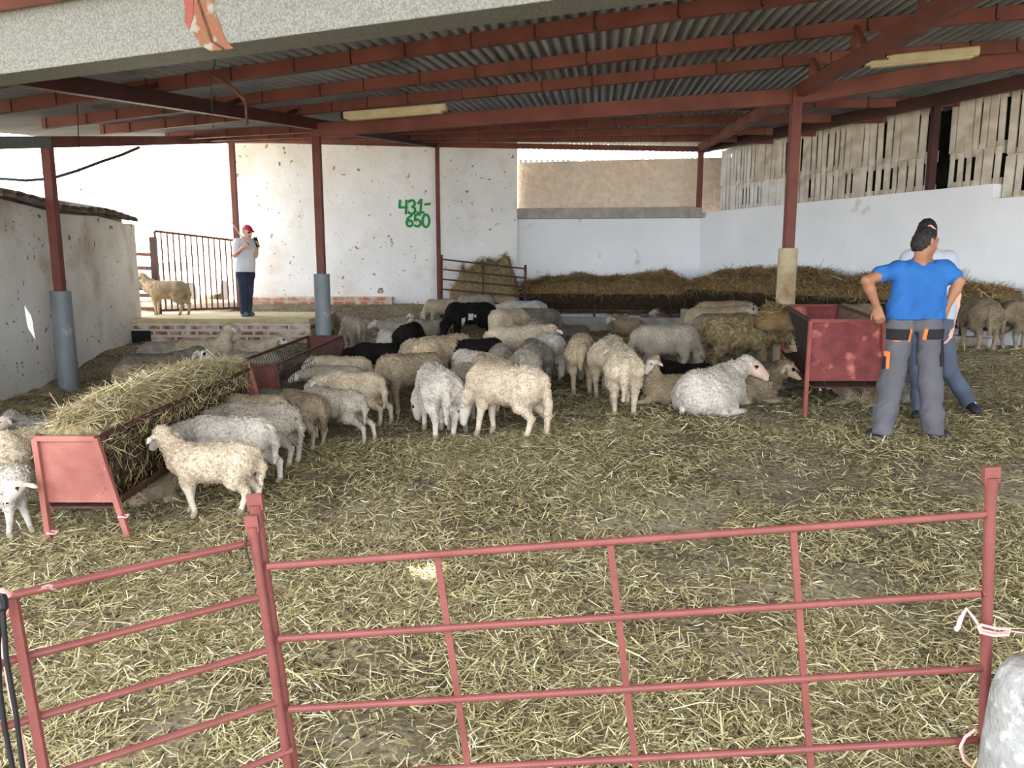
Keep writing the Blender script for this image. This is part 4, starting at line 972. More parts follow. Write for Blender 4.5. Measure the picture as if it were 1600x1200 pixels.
def lie(**kw):
    b = lie_(**kw); k = np.array([.88, 1, 1])
    b.p = [(q[0], q[1]*k, q[2], q[3]*k)+q[4:] if q[0] == 'c' else (q[0], q[1]*k, q[2]*k)+q[3:] for q in b.p]
    return b
LEG = {}
LC = {'cream': (186, 170, 150), 'white': (200, 192, 182), 'grey': (172, 162, 150), 'dgrey': (120, 112, 102), 'tan': (182, 164, 140), 'brown': (140, 120, 90), 'black': (26, 23, 22), 'pink': (206, 190, 170), 'dtan': (146, 130, 110)}
def legmat(kind, face): return mat(kind+'_leg', LC[kind], .85, 0, tuple(int(q*.88) for q in LC[kind]), 14, .4, 60, spec=.1)
NS = [0]
def sheep(label, u, vf, vb, hd, kind='cream', face='w', body=None, pose='down', z=None, Y=None, curly=0, mark=False, **kw):
    """u, vf: the point of the photo under the body; vb: the line of its back; hd: heading, 0 right, 90 away"""
    NS[0] += 1; rr = random.Random(NS[0]*13)
    if Y is not None: p = P(u, vf, Y); p.z = float(g(p.x, p.y)) if z is None else z
    elif z is not None:
        d = ray(u, vf); t = (z-HC)/d.z; p = Vector((0, 0, HC))+d*t
    else: p = G(u, vf)
    top = P(u, vb, p.y).z-p.z
    lying = body == 'lie'
    sc = max(.5, min(1.5, top/(.372 if lying else .648)))
    if lying: b = lie(**kw)
    else:
        if 'swings' not in kw: kw['swings'] = tuple(rr.uniform(-.06, .07) for _ in range(4))
        b = stand(pose, **kw)
    res = b.mesh((.0105 if p.y < 6.3 else .0135 if p.y < 9 else .018)/sc)
    V, Q, tg = res
    if mark:
        tg = tg.copy(); q = (tg == 0) & (((V[:, 0]+.30)/.10)**2+((V[:, 1])/.09)**2 < 1+.5*np.sin(V[:, 0]*60)*np.sin(V[:, 1]*70)) & (V[:, 2] > .55); tg[q] = 4
        q = (tg == 0) & (((V[:, 0]-.02)/.20)**2+((V[:, 1])/.09)**2 < 1) & (V[:, 2] > .58); tg[q] = 4
    # thin fleece of the face and legs ends in a ragged line
    V = V*sc; a = R(hd); V = V@Rz(a).T
    if (kind, face) not in LEG: LEG[kind, face] = legmat(kind, face)
    mats = [WOOL[kind], FACE[face], M['hoof'], M['eye'], M['blue'], LEG[kind, face]]
    o = sdf_obj('sheep', (V, Q, tg), mats, (p.x, p.y, p.z-.012), rough=.034*sc if curly else .016*sc, rs=26 if curly else 34, seed=NS[0], relax=2)
    tag(o, label, 'sheep', 'flock of sheep')
    V, Q, tg = LAST[0]; wq = Q[(tg[Q] == 0).all(1)]; n = 4200 if p.y < 7 else 2200 if p.y < 11 else 1100
    fn = np.cross(V[wq[:, 2]]-V[wq[:, 0]], V[wq[:, 3]]-V[wq[:, 1]]); ar = np.linalg.norm(fn, axis=1)+1e-12
    i_ = RNG.choice(len(wq), n, p=ar/ar.sum()); nn = fn[i_]/ar[i_][:, None]
    t_ = RNG.random((n, 2)); c = V[wq[i_, 0]]*(1-t_[:, :1])+V[wq[i_, 1]]*t_[:, :1]; c2 = V[wq[i_, 3]]*(1-t_[:, :1])+V[wq[i_, 2]]*t_[:, :1]; c = c*(1-t_[:, 1:])+c2*t_[:, 1:]
    dd = nn*(.45 if curly else .10)+RNG.normal(0, .5, (n, 3)); dd -= nn*(dd*nn).sum(1)[:, None]*.8; dd[:, 2] -= .35; dd /= np.linalg.norm(dd, axis=1)[:, None]
    kl = 1.5 if curly else 1.
    s_ = strands('fleece', c+nn*.002, dd, RNG.uniform(.018, .034, n)*kl*sc, RNG.uniform(.0035, .007, n)*(1.35 if p.y > 7 else 1), 0, WOOL[kind], .5, o); s_['kind'] = 'stuff'
    return o
# ---- along the left feeder, right hand side, nearest first
sheep('cream lamb in front, head raised to the hay feeder, body side on', 335, 802, 690, 188, 'pink', 'w', pose='up', ny=-25, hy=-38, npch=42, tail=.24, hp=-36, swings=(.02, -.05, -.04, .06))
sheep('white sheep standing just behind the foremost cream lamb at the feeder', 362, 758, 650, 178, 'white', 'w', pose='eat', swings=(0, 0, -.10, .04))
sheep('light grey sheep third in the row at the feeder, hind leg stretched', 408, 728, 628, 176, 'grey', 'w', pose='eat')
sheep('yellowish cream sheep with a long flat back, fourth in the feeder row', 400, 700, 616, 172, 'tan', 'w', pose='eat')
sheep('dark tan sheep seen from behind, between two grey ones in the row', 474, 695, 611, 140, 'dtan', 'g', pose='low')
sheep('grey sheep with both white hind legs stretched far back', 522, 688, 606, 166, 'grey', 'w', pose='eat', swings=(0, 0, -.17, -.12))
sheep('cream sheep with long pale hind legs beside the stretched grey one', 556, 660, 580, 160, 'cream', 'w', pose='eat', swings=(0, 0, -.13, -.08))
sheep('grey backed sheep half hidden behind the long legged cream one', 528, 640, 570, 170, 'grey', 'w', pose='eat')
sheep('cream sheep with level back near the dark red end of the empty feeder', 540, 622, 556, 172, 'cream', 'w', pose='level', hy=18)
sheep('grey sheep with its head pushed into the end of the hay feeder', 445, 664, 606, 176, 'dgrey', 'g', pose='level', hp=-12)
# ---- left hand side of the feeder
sheep('white sheep cut by the left edge, face turned beside the red end panel', -6, 838, 727, 4, 'white', 'w', pose='level', ny=-62, hy=-98, npch=4, hp=-32, swings=(-.03, .07, 0, 0))
sheep('grey sheep turned left with a drooping ear, head above the cut off white one', 108, 742, 648, 196, 'dgrey', 'g', pose='level', npch=26, hp=-32, hy=9)
sheep('cream sheep standing close behind the pink red end panel', 70, 780, 664, 62, 'cream', 'w', pose='low')
sheep('grey back just showing over the middle of the hay heap', 190, 685, 607, 52, 'dgrey', 'g', pose='low')
sheep('grey brown sheep seen from behind at the left, beyond the hay', 232, 632, 563, 40, 'dtan', 'g', pose='low')
sheep('grey sheep lying beyond the hay with its head to the right', 248, 603, 551, 10, 'dgrey', 'w', body='lie', np_=18, hp=-22, hy=-10)
sheep('pale grey sheep lying against the brick platform', 262, 572, 533, 8, 'grey', 'w', body='lie', np_=8, hp=-20)
sheep('cream sheep lying before the brick platform with its head held up', 322, 571, 528, 0, 'cream', 'w', body='lie', np_=62, hy=60, hp=-10)
sheep('small white faced sheep lying between the hay heap and the resting cream one', 330, 588, 553, 200, 'white', 'w', body='lie', np_=30, hy=35, hp=-40)
sheep('cream sheep lying right of the raised head, by the platform', 396, 566, 530, 0, 'cream', 'w', body='lie', np_=22, hp=-20)
sheep('pale grey sheep lying behind the wire of the empty feeder', 398, 590, 548, 182, 'grey', 'w', body='lie', np_=0, hp=-15)
sheep('dirty cream sheep standing on the brick platform before the rear gate', 262, 492, 438, 182, 'tan', 'g', pose='level', z=.43, npch=42, hp=-20)
sheep('grey headed sheep peeping from behind the platform sheep at the rails', 216, 478, 424, 195, 'dgrey', 'g', pose='up', z=.43)
sheep('dark young sheep lying in the shade under the hay feeder', 238, 782, 740, 20, 'dtan', 'b', body='lie', np_=6, hp=-18)
# ---- rear, left of centre
sheep('grey sheep grazing alone behind the empty feeder, seen from behind', 552, 548, 493, 118, 'grey', 'g', pose='down', ny=30)
sheep('brown sheep half hidden by the grey sleeved inner post', 516, 532, 493, 85, 'dtan', 'g', pose='down')
sheep('grey sheep lying leftmost in the resting group near the brick kerb', 588, 522, 500, 175, 'grey', 'w', body='lie', np_=10, hp=-10)
sheep('grey sheep lying at the back of the resting group, white face up', 622, 514, 495, 0, 'grey', 'w', body='lie', np_=40, hy=-40, hp=-20)
sheep('pale sheep lying in the middle of the resting group', 622, 531, 503, 185, 'white', 'w', body='lie', np_=15, hp=-20)
sheep('grey sheep lying at the right of the resting group by the black head', 672, 522, 499, 175, 'grey', 'w', body='lie', np_=20, hp=-25)
sheep('white rounded sheep in front of the resting group, rump to the camera', 606, 572, 514, 105, 'white', 'w', pose='down')
sheep('black sheep standing narrow, seen from behind', 642, 574, 505, 82, 'black', 'b', pose='down')
sheep('black sheep with a long low neck behind the grey feeder row', 592, 598, 535, 172, 'black', 'b', pose='low', npch=-14)
sheep('cream rump peeping left of the big cream sheep in the huddle', 662, 600, 527, 60, 'cream', 'w', pose='down')
sheep('big cream sheep in the huddle, left of the black back', 695, 618, 524, 48, 'tan', 'w', pose='down', fat=1.06)
sheep('black sheep with rounded back in the middle of the huddle', 742, 612, 529, 20, 'black', 'b', pose='down')
bw = sheep('black sheep with white flank patches standing tall in the rear group', 734, 536, 472, 196, 'black', 'b', pose='down')
sheep('cream sheep grazing left of the tall black one, near the brick kerb', 690, 512, 467, 186, 'cream', 'w', pose='down')
sheep('grey backed sheep directly behind the tall black one', 742, 506, 460, 184, 'grey', 'w', pose='down')
sheep('tan back showing before the small corner hurdle', 786, 503, 463, 178, 'tan', 'w', pose='down')
sheep('long white sheep with blue paint on its back', 818, 524, 469, 176, 'white', 'w', pose='eat', mark=True)
sheep('added dark grey sheep for the shaded belly of the blue marked one', 838, 538, 481, 170, 'dgrey', 'g', pose='down')  # added body; its dark grey stands for shade under the white belly
sheep('white sheep grazing with its rump high, below the blue marked one', 793, 556, 482, 238, 'cream', 'w', pose='down', ny=10)
sheep('tan sheep with a long back crossing the middle of the huddle', 806, 590, 508, 28, 'pink', 'w', pose='level', hy=40)
sheep('grey round rump right of the crossing tan back', 838, 560, 498, 85, 'grey', 'w', pose='down')
# ---- centre
sheep('pale grey sheep with its rounded rump behind the big cream one', 782, 612, 538, 95, 'grey', 'w', pose='down')
sheep('light grey sheep lowering its head in the middle of the huddle', 742, 632, 548, 130, 'white', 'w', pose='down')
sheep('tan backed sheep pressed close behind the big cream one', 768, 642, 556, 120, 'tan', 'w', pose='down')
sheep('broad grey tan sheep facing left, head hidden low in the huddle', 642, 644, 552, 205, 'dtan', 'g', pose='down', fat=1.05)
sheep('light grey sheep from behind with one white ear showing at left', 684, 678, 571, 108, 'white', 'w', pose='down', ny=38, hy=60, tail=.30)
sheep('slim grey sheep between the two big pale ones in front', 722, 664, 570, 84, 'grey', 'w', pose='down')
sheep('big cream sheep side on in the front of the flock, long pale tail', 790, 682, 570, 152, 'pink', 'w', pose='down', ny=12, fat=1.08, tail=.40, swings=(-.02, .05, -.04, .05))
sheep('grey sheep from behind, at the right shoulder of the big cream one', 826, 622, 540, 78, 'grey', 'w', pose='down')
sheep('grey sheep from behind with a tan rump, left of the lowered white face', 836, 612, 531, 98, 'dgrey', 'w', pose='down')
sheep('pale sheep facing the camera with lowered white blazed face', 860, 598, 521, 282, 'white', 'w', pose='down', npch=-34, hp=-66)
sheep('dark grey sheep lying behind the row of rumps', 894, 532, 507, 175, 'dgrey', 'g', body='lie', np_=35, hp=-15)
sheep('cream sheep from behind, left of two standing side by side', 908, 610, 523, 86, 'tan', 'w', pose='down', tail=.2)
sheep('grey cream sheep from behind, right of two standing side by side', 950, 615, 526, 74, 'cream', 'w', pose='down', tail=0)
sheep('small pale lamb from behind with a hanging tail, legs straight', 971, 641, 542, 86, 'cream', 'w', pose='level', tail=.30)
sheep('big grey sheep with an arched back, head down to the left', 1040, 594, 507, 8, 'grey', 'g', pose='down', ny=10, fat=1.08)
sheep('lamb lying with a white face turned left beside the hanging tail', 1048, 630, 583, 178, 'tan', 'w', body='lie', np_=92, nl=.24, hy=35, hp=-32)
sheep('white lamb standing before the long rear manger', 988, 514, 467, 190, 'cream', 'w', pose='down')
sheep('white faced lamb lying in front of the lamb at the rear manger', 980, 521, 497, 186, 'tan', 'w', body='lie', np_=25, hy=39, hp=-40)
sheep('brown sheep lying by the rear manger kerb with a white spot of a face', 1052, 516, 491, 180, 'dtan', 'w', body='lie', np_=40, hp=-10)
# ---- right
sheep('tan sheep farthest of three stretching to the brown hay heap', 1122, 530, 470, 12, 'tan', 'w', pose='level', hp=-10)
sheep('tan sheep in the middle of three stretching to the brown hay heap', 1112, 548, 479, 8, 'tan', 'w', pose='level', npch=14, hp=-6)
sheep('dirty tan sheep nearest of three at the brown hay heap', 1130, 566, 489, 6, 'dtan', 'w', pose='eat')
sheep('big curly brown fleeced sheep with its head under the red feeder', 1158, 590, 494, -6, 'brown', 'p', pose='low', fat=1.16, curly=1)
sheep('black sheep lying in the gap before the curly brown one', 1072, 606, 566, 170, 'black', 'b', body='lie', np_=22, hy=15, hp=-20)
sheep('large pale sheep lying with its round rump to the camera', 1114, 641, 573, 46, 'white', 'p', body='lie', np_=20, ny=-25, nl=.24, hy=-78, hp=-25, fat=1.05, fore=-1, hind=-1)
sheep('dirty grey sheep lying with long pale legs and a roman nose', 1166, 630, 578, 0, 'dtan', 'p', body='lie', np_=30, hy=-30, hp=-26, curly=1)
sheep('grey sheep lying at the back, its pale head resting by the feeder leg', 1196, 606, 563, 0, 'dgrey', 'p', body='lie', np_=0, nl=.26, hy=-30, hp=-22)
sheep('dirty grey sheep lying under the worn red feeder', 1345, 632, 594, 175, 'dtan', 'w', body='lie', np_=10, hp=-20, curly=1)
sheep('dark sheep lying behind the legs of the man in blue', 1415, 625, 580, 10, 'dgrey', 'g', body='lie', np_=20, hp=-20)
sheep('tan sheep behind the red feeder with its back to the light', 1335, 560, 474, 4, 'dtan', 'g', pose='down', Y=10.3)
sheep('dark shaded sheep from behind at the right wall manger', 1524, 545, 464, 78, 'dtan', 'g', pose='low', tail=.28)
sheep('dark shaded sheep cut by the right edge at the wall manger', 1596, 545, 468, 25, 'dtan', 'g', pose='low')
# white flank patches of the tall black sheep
WP = mat('white_fleece_patch', (206, 198, 188), .95, spec=.1)
bw.data.materials.append(WP)
for pl_ in bw.data.polygons:
    c = Rz(R(-196))@np.array(pl_.center)
    if pl_.material_index == 0 and c[1] > .07 and ((abs(c[0]-.02) < .045 and abs(c[2]-.50) < .06) or (abs(c[0]-.15) < .03 and abs(c[2]-.40) < .08) or (abs(c[0]+.06) < .02 and abs(c[2]-.51) < .02)): pl_.material_index = 6

# ================================================================== PEOPLE
M['lips'] = mat('lips', (170, 104, 92), .5); M['skinpale'] = mat('fair_skin', (222, 176, 156), .55, 0, (212, 160, 142), 6)
def V3(a): return np.array(a, float)
def nrm_(a): a = V3(a); return a/np.linalg.norm(a)
def hand(b, wr, hd, pn, side, curl=.6, s=1., spread=.0):
    """wr wrist, hd towards the knuckles, pn out of the back of the hand, side +1 puts the thumb on the +across side"""
    hd = nrm_(hd); pn = V3(pn); pn = nrm_(pn-hd*pn.dot(hd)); ac = np.cross(pn, hd)*side
    for i in range(4):
        o = ac*(.030-.0195*i)*s; kn = wr+hd*(.085-.004*abs(i-1))*s+o
        b.cap(wr+hd*.012*s+o*.6, .016*s, kn, .0135*s, .02, 0)
        L = (.040, .046, .043, .033)[i]*s; dd = nrm_(hd+ac*spread*(1.5-i)*.3)
        c1 = nrm_(dd*math.cos(curl)-pn*math.sin(curl)); m = kn+c1*L; c2 = nrm_(dd*math.cos(curl*2.1)-pn*math.sin(curl*2.1)); e = m+c2*L*.85
        b.cap(kn, .0105*s, m, .0095*s, .006, 0); b.cap(m, .0095*s, e, .0075*s, .005, 0)
    t0 = wr+hd*.025*s+ac*.026*s; t1 = t0+nrm_(hd*.7+ac*.75-pn*.25)*.042*s; t2 = t1+nrm_(hd*.95+ac*.15-pn*.35)*.032*s
    b.cap(t0, .016*s, t1, .0115*s, .012, 0); b.cap(t1, .0115*s, t2, .0085*s, .006, 0)
def human(label, org, j, face, skin, hands, h=.008):
    """j: joints relative to org; returns the body thing and its skull frame"""
    b = Body(); f = nrm_(face); up_ = V3((0, 0, 1)); s = nrm_(np.cross(f, up_)); u = np.cross(s, f); c = V3(j['head'])
    rot = np.array([s, f, u])
    b.ell(c+u*.015-f*.005, (.074, .094, .105), .02, 0, rot)
    b.cap(c+f*.025-u*.05, .058, c+f*.062-u*.092, .032, .035, 0); b.cap(c+f*.055+u*.03, .04, c+f*.05-u*.04, .045, .03, 0)
    b.cap(c+f*.090+u*.012, .010, c+f*.112-u*.028, .015, .012, 0)
    b.cap(c+f*.094-u*.062+s*.018, .008, c+f*.094-u*.062-s*.018, .008, .006, 2)
    for k in (-1, 1):
        b.cap(c+s*k*.076-f*.010+u*.022, .015, c+s*k*.074-f*.004-u*.028, .012, .008, 0); b.cap(c+s*k*.084-f*.018+u*.020, .010, c+s*k*.080-f*.010-u*.015, .009, .006, 0)
        b.cap(c+f*.082+s*k*.031+u*.012, .0115, c+f*.083+s*k*.032+u*.012, .0115, .003, 1)
        b.cap(c+f*.086+s*k*.018+u*.034, .010, c+f*.074+s*k*.05+u*.034, .010, .012, 0)
    nk = V3(j['neck']); b.cap(nk-u*.02, .06, c-u*.055-f*.012, .053, .03, 0)
    shm = (V3(j['sh'][0])+V3(j['sh'][1]))/2; hpm = (V3(j['hip'][0])+V3(j['hip'][1]))/2
    for k in (0, 1):
        sh, hp = V3(j['sh'][k]), V3(j['hip'][k]); si = shm+(sh-shm)*.62; hi = hpm+(hp-hpm)*.9
        b.cap(si-up_*.03, .072, hi+up_*.12, .072, .08, 0); b.cap(hi+up_*.12, .072, hi, .066, .05, 0)
        b.cap(nk-up_*.02, .05, sh, .052, .05, 0)
        el, wr = V3(j['el'][k]), V3(j['wr'][k])
        b.cap(sh, .054, sh*.45+el*.55, .047, .03, 0); b.cap(sh*.45+el*.55, .047, el, .039, .02, 0)
        b.cap(el, .040, el*.68+wr*.32, .041, .02, 0); b.cap(el*.68+wr*.32, .041, wr, .026, .02, 0)
        hd, pn, sd, cu = hands[k]; hand(b, wr, hd, pn, sd, cu, 1.05)
        kn, an, to = V3(j['kn'][k]), V3(j['an'][k]), V3(j['toe'][k])
        b.cap(hp, .074, kn, .054, .04, 0); b.cap(kn, .055, kn*.65+an*.35, .054, .03, 0); b.cap(kn*.65+an*.35, .054, an, .038, .03, 0); b.cap(an-up_*.03, .036, to, .030, .02, 0)
    V, Q, tg = b.mesh(h)
    o = sdf_obj('person', (V, Q, tg), [skin, M['eye'], M['lips']], org, relax=1); tag(o, label, 'person')
    return o, (c, f, s, u)
def cloth(name, b, m, par, h=.011, inflate=0., clip=None, rough=.0, label=None, rs=14, mats=None):
    o = sdf_obj(name, b.mesh(h, inflate, clip), mats or [m], None, par, rough=rough, rs=rs, seed=len(name), relax=2)
    if label: o['label'] = label
    return o
def shirt(j, fat=1., sleeve=.62, belly=0, f=(0, 1, 0)):
    b = Body(); up_ = V3((0, 0, 1)); shm = (V3(j['sh'][0])+V3(j['sh'][1]))/2; hpm = (V3(j['hip'][0])+V3(j['hip'][1]))/2; nk = V3(j['neck']); f = V3(f)
    for k in (0, 1):
        sh, hp = V3(j['sh'][k]), V3(j['hip'][k]); si = shm+(sh-shm)*.66; hi = hpm+(hp-hpm)*1.05
        b.cap(si-up_*.04, .088*fat, hi+up_*.14, .102*fat, .08, 0); b.cap(hi+up_*.14, .102*fat, hi+up_*.0, .118*fat, .06, 0)
        b.cap(nk-up_*.045, .064, sh+up_*.0, .066*fat, .05, 0)
        if k: b.cap(shm-up_*.06, .098*fat, hpm+up_*.02, .105*fat, .08, 0)
        el = V3(j['el'][k]); e_ = sh+(el-sh)*sleeve; b.cap(sh, .068*fat, e_, .070*fat, .04, 0)
    if belly: b.ell(hpm+up_*.20+f*.06, (.15, .15, .16), .08, 0)
    return b
def pants(j, r0=.108, r1=.088, r2=.078, r3=.085, seat=.115):
    b = Body(); up_ = V3((0, 0, 1)); hpm = (V3(j['hip'][0])+V3(j['hip'][1]))/2
    for k in (0, 1):
        hp, kn, an = V3(j['hip'][k]), V3(j['kn'][k]), V3(j['an'][k])
        b.cap(hp+up_*.10, .105, hp-up_*.01, seat, .07, 0); b.cap(hp-up_*.02, r0, kn, r1, .025, 0); b.cap(kn, r1, kn*.4+an*.6, r2, .03, 0); b.cap(kn*.4+an*.6, r2, an-up_*.03, r3, .03, 0)
    return b
def shoe(par, an, to, m, name='shoe', sole=None, h=.009):
    b = Body(); an, to = V3(an), V3(to); d = nrm_(to-an); heel = an-d*.02; up_ = V3((0, 0, 1))
    b.cap(heel-up_*.045, .040, to-d*.03-up_*.0, .042, .03, 0); b.cap(an, .046, an-up_*.04, .044, .03, 0); b.cap(to-d*.05, .043, to, .036, .02, 0)
    return cloth(name, b, m, par, h)
def pj(org, Y0):
    o = V3(org)
    return lambda u, v, dy=0.: V3(P(u, v, Y0+dy))-o
# ---- the man in blue, seen from behind
fa, fb = G(1376, 680), G(1458, 694); Y0 = (fa.y+fb.y)/2
org = Vector(((fa.x+fb.x)/2, Y0, min(fa.z, fb.z))); q = pj(org, Y0)
j = dict(head=q(1446, 379, .03), neck=q(1437, 412, 0), sh=[q(1401, 421), q(1475, 421)], el=[q(1354, 438, -.06), q(1499, 440, -.06)], wr=[q(1371, 481, -.02), q(1479, 481, -.03)],
         hip=[q(1408, 507), q(1451, 507)], kn=[q(1392, 600, .03), q(1454, 603, .0)], an=[q(1379, 668, .0), q(1457, 678, -.02)], toe=[q(1358, 682, .06), q(1478, 690, .05)])
for k in (0, 1): j['an'][k][2] = max(j['an'][k][2], .075); j['toe'][k][2] = .032
blue, (hc, hf, hs, hu) = human('dark haired man in a blue t-shirt, hands on hips, back to the camera', org, j, (.93, .26, -.16), M['skin'],
    [((.10, -.10, -.5), (-.55, -.8, 0), -1, .75), ((-.15, -.1, -.6), (.75, -.65, .1), 1, 1.0)])
sb = shirt(j, 1.02, .52); hemz = q(1430, 499)[2]
sb.cut((0, 0, hemz), (0, 0, -1)); sb.cut(V3(j['neck'])+V3((0, 0, .035)), (0, 0, 1))
for k in (0, 1):
    d = nrm_(V3(j['el'][k])-V3(j['sh'][k])); sb.cut(V3(j['sh'][k])+d*.15, d) if False else None
cloth('t_shirt', sb, M['shirtb'], blue, .011, rough=.022, rs=10, label='plain blue t-shirt')
pb = pants(j, .098, .094, .090, .082, .108); pb.cut((0, 0, q(1430, 489)[2]), (0, 0, 1)); pb.cut((0, 0, .062), (0, 0, -1))
tr = cloth('trousers', pb, M['trs'], blue, .011, rough=.020, rs=11, label='grey work trousers with black and orange pockets')
def box_clip(u0, v0, u1, v1, back=True):
    a, b_ = q(u0, v0), q(u1, v1); c = [(a, (-1, 0, 0)), (b_, (1, 0, 0)), (a, (0, 0, 1)), (b_, (0, 0, -1))]
    if back: c.append((V3((0, 0.01, 0)), (0, 1, 0)))
    return c
PB = Body(); PB.p = pb.p
for u0, v0, u1, v1, m, nm, inf in [(1382, 513, 1411, 530, 'blackcloth', 'pocket_flap', .012), (1440, 513, 1473, 529, 'blackcloth', 'pocket_flap', .012), (1411, 512, 1414, 533, 'orange', 'piping', .010), (1390, 530.5, 1413, 532.5, 'orange', 'piping', .009), (1436.5, 512, 1440, 530, 'orange', 'piping', .010),
                                   (1463, 530, 1480, 571, 'blackcloth', 'side_panel', .010), (1360, 556, 1381, 576, 'blackcloth', 'thigh_pocket', .018), (1381, 548, 1385, 576, 'orange', 'piping', .013)]:
    o = sdf_obj(nm, PB.mesh(.007, inf, box_clip(u0, v0, u1, v1)), [M[m]], None, tr, relax=1)
hb = Body(); rot = np.array([hs, hf, hu])
hb.ell(hc+hu*.022-hf*.010, (.083, .100, .110), .02, 0, rot); hb.cap(hc-hf*.07-hu*.03, .055, hc-hf*.055-hu*.07, .045, .03, 0); hb.cap(hc+hf*.06+hu*.085, .035, hc+hf*.085+hu*.088, .022, .02, 0)
hb.cut(hc+hf*.002+hu*.0, hf*.86-hu*.50); hb.cut(hc-hu*.085, -hu)
cloth('hair', hb, M['hair'], blue, .008, rough=.010, rs=60)
for k in (0, 1): shoe(blue, j['an'][k]-V3((0, 0, .02)), j['toe'][k]+V3((0, 0, .005)), M['shoe'])
# ---- the man half hidden behind him
Y1 = 7.15; gz = float(g(3.86, Y1)); org2 = Vector((P(1450, 600, Y1).x, Y1, gz)); q2 = pj(org2, Y1)
j2 = dict(head=q2(1448, 364), neck=q2(1450, 392), sh=[q2(1482, 404), q2(1420, 404)], el=[q2(1494, 462, .02), q2(1400, 452)], wr=[q2(1486, 512, -.05), q2(1424, 488, -.2)],
          hip=[q2(1470, 505), q2(1436, 505)], kn=[q2(1482, 578, .02), q2(1436, 582)], an=[q2(1512, 624, .16), q2(1438, 640)], toe=[q2(1526, 644, .02), q2(1430, 652, -.14)])
j2['an'][1][2] = .08; j2['toe'][1][2] = .035; j2['toe'][0][2] = .05
man2, (c2, f2_, s2, u2) = human('man in a white t-shirt stepping half hidden behind the man in blue', org2, j2, (-.25, -.95, -.1), M['skinpale'], [((-.15, -.2, -.9), (.9, -.3, 0), -1, .4), ((.3, -.6, -.2), (-.2, -.3, .9), 1, .5)])
sb2 = shirt(j2, 1.02, .58); sb2.cut((0, 0, q2(1450, 498)[2]), (0, 0, -1)); sb2.cut(V3(j2['neck'])+V3((0, 0, .035)), (0, 0, 1)); cloth('t_shirt', sb2, M['shirtw'], man2, .012, rough=.010, rs=9)
pb2 = pants(j2, .098, .080, .072, .068, .112); pb2.cut((0, 0, q2(1450, 491)[2]), (0, 0, 1)); cloth('trousers', pb2, M['jeang'], man2, .012, rough=.010, rs=9)
hb2 = Body(); hb2.ell(c2+u2*.022-f2_*.010, (.083, .100, .110), .02, 0, np.array([s2, f2_, u2])); hb2.cut(c2+f2_*.055+u2*.0, f2_*.86-u2*.5); hb2.cut(c2-u2*.05, -u2); cloth('hair', hb2, M['hair'], man2, .009, rough=.008, rs=60)
sh_ = shoe(man2, j2['an'][0], j2['toe'][0], M['shoe']); shoe(man2, j2['an'][1]-V3((0, 0, .02)), j2['toe'][1], M['shoe'])
sl = Body(); a_, t_ = j2['an'][0], j2['toe'][0]; d_ = nrm_(t_-a_); bk = nrm_(np.cross(d_, (0, 1, 0))); bk = bk if bk[0] > 0 else -bk
sl.cap(a_-d_*.02+bk*.044, .012, t_-d_*.03+bk*.036, .012, .01, 0); cloth('sole', sl, M['white'], sh_, .007)
# ---- the man in the red cap on the platform
Y3 = 14.75; org3 = Vector((P(384, 490, Y3).x, Y3, .43)); q3 = pj(org3, Y3)
j3 = dict(head=q3(386.5, 362.5, -.02), neck=q3(383, 373), sh=[q3(370.5, 378.5, -.12), q3(394.5, 379, .12)], el=[q3(366.5, 399, -.22), q3(399, 400, .06)], wr=[q3(380.5, 386, -.32), q3(402, 387, -.12)],
          hip=[q3(378, 428, -.08), q3(389, 428, .08)], kn=[q3(381, 456, -.08), q3(388.5, 456, .06)], an=[q3(381, 484, -.07), q3(387, 484, .06)], toe=[q3(386, 490, -.16), q3(395, 489, .0)])
for k in (0, 1): j3['an'][k][2] = .08; j3['toe'][k][2] = .035
man3, (c3, f3_, s3, u3) = human('man in a red cap and white t-shirt standing on the platform with a stick', org3, j3, (.80, -.52, -.28), M['skinpale'], [((.6, .1, .55), (-.2, -.9, .1), -1, 1.0), ((.25, -.3, .6), (.7, .1, .2), -1, .6)], .009)
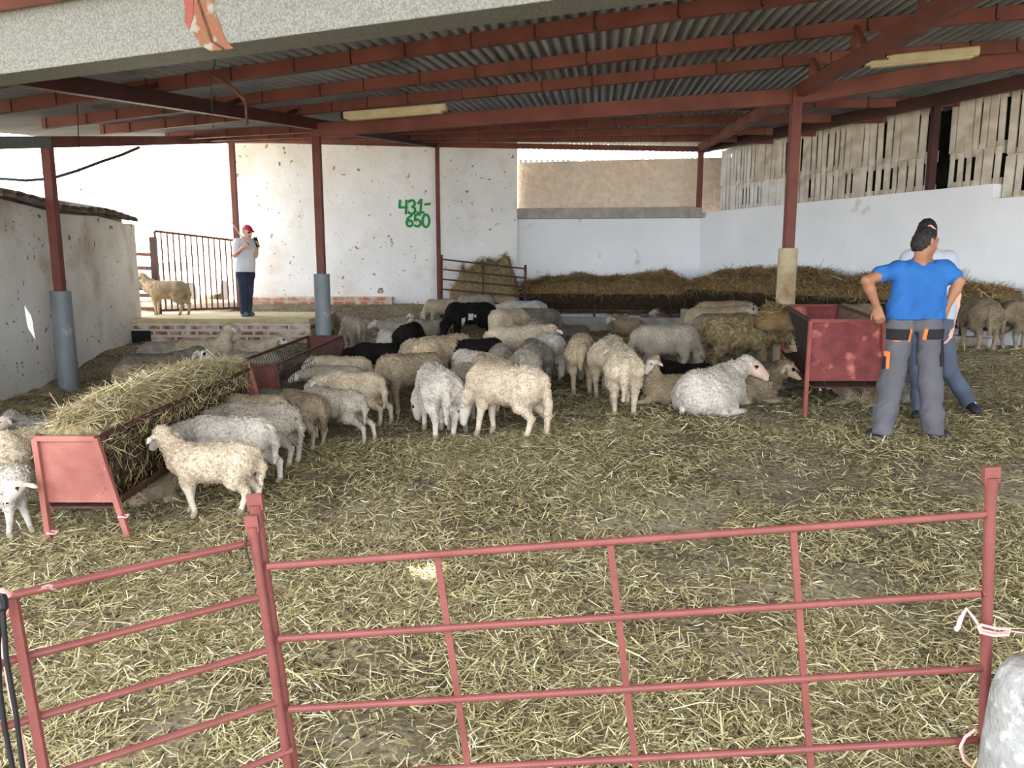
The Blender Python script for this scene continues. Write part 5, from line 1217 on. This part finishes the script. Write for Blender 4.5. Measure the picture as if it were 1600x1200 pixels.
sb3 = shirt(j3, 1.06, .60, 1, (.8, -.5, 0)); sb3.cut((0, 0, q3(384, 425)[2]), (0, 0, -1)); sb3.cut(V3(j3['neck'])+V3((0, 0, .03)), (0, 0, 1)); cloth('t_shirt', sb3, M['shirtl'], man3, .013, rough=.010, rs=9)
pb3 = pants(j3, .102, .086, .076, .072, .112); pb3.cut((0, 0, q3(384, 420)[2]), (0, 0, 1)); pb3.cut((0, 0, .05), (0, 0, -1)); cloth('trousers', pb3, M['jean'], man3, .013, rough=.010, rs=9)
cb_ = Body(); cb_.ell(c3+u3*.030-f3_*.004, (.087, .106, .102), .02, 0, np.array([s3, f3_, u3])); cb_.cut(c3+u3*.042, -u3+f3_*.12)
for k in (-1, -.5, 0, .5, 1): cb_.cap(c3+u3*.052+f3_*.085+s3*k*.055, .010, c3+u3*.040+f3_*(.165-.035*abs(k))+s3*k*.050, .009, .01, 0)
cb_.cuts = []; cp = Body(); cp.p = cb_.p[1:]
top = Body(); top.p = cb_.p[:1]; top.cut(c3+u3*.042, -u3+f3_*.12)
cap_o = cloth('cap', top, M['capred'], man3, .009); sub_ = sdf_obj('peak', cp.mesh(.007), [M['capred']], None, cap_o, relax=1)
hb3 = Body(); hb3.ell(c3+u3*.012-f3_*.012, (.079, .098, .106), .02, 0, np.array([s3, f3_, u3])); hb3.cut(c3-f3_*.01, f3_*.9-u3*.2); hb3.cut(c3-u3*.06, -u3); hb3.cut(c3+u3*.05, u3); cloth('hair', hb3, M['hair'], man3, .009)
for k in (0, 1): shoe(man3, j3['an'][k]-V3((0, 0, .02)), j3['toe'][k]+V3((0, 0, .005)), M['shoeb'])
hw_ = Vector(j3['wr'][0])+org3+Vector((.06, .01, .05)); mb = MB(); d_ = (P(354, 336, Y3+.05)-hw_); mb.tube([hw_-d_.normalized()*.12, hw_+d_], [.012, .009], 8); o = obj('stick', mb, M['wood']); tag(o, 'pale stick resting over the shoulder of the man in the red cap', 'stick')
hp_ = Vector(j3['wr'][1])+org3+Vector((.035, -.055, .10)); mb = MB(); mb.bar(hp_-Vector((.0, 0, .09)), hp_+Vector((-.05, 0, .09)), .085, .014, (.8, -.4, .3)); o = obj('notepad', mb, M['dark'], bevel=.003); tag(o, 'dark notepad held up by the man in the red cap', 'notepad')
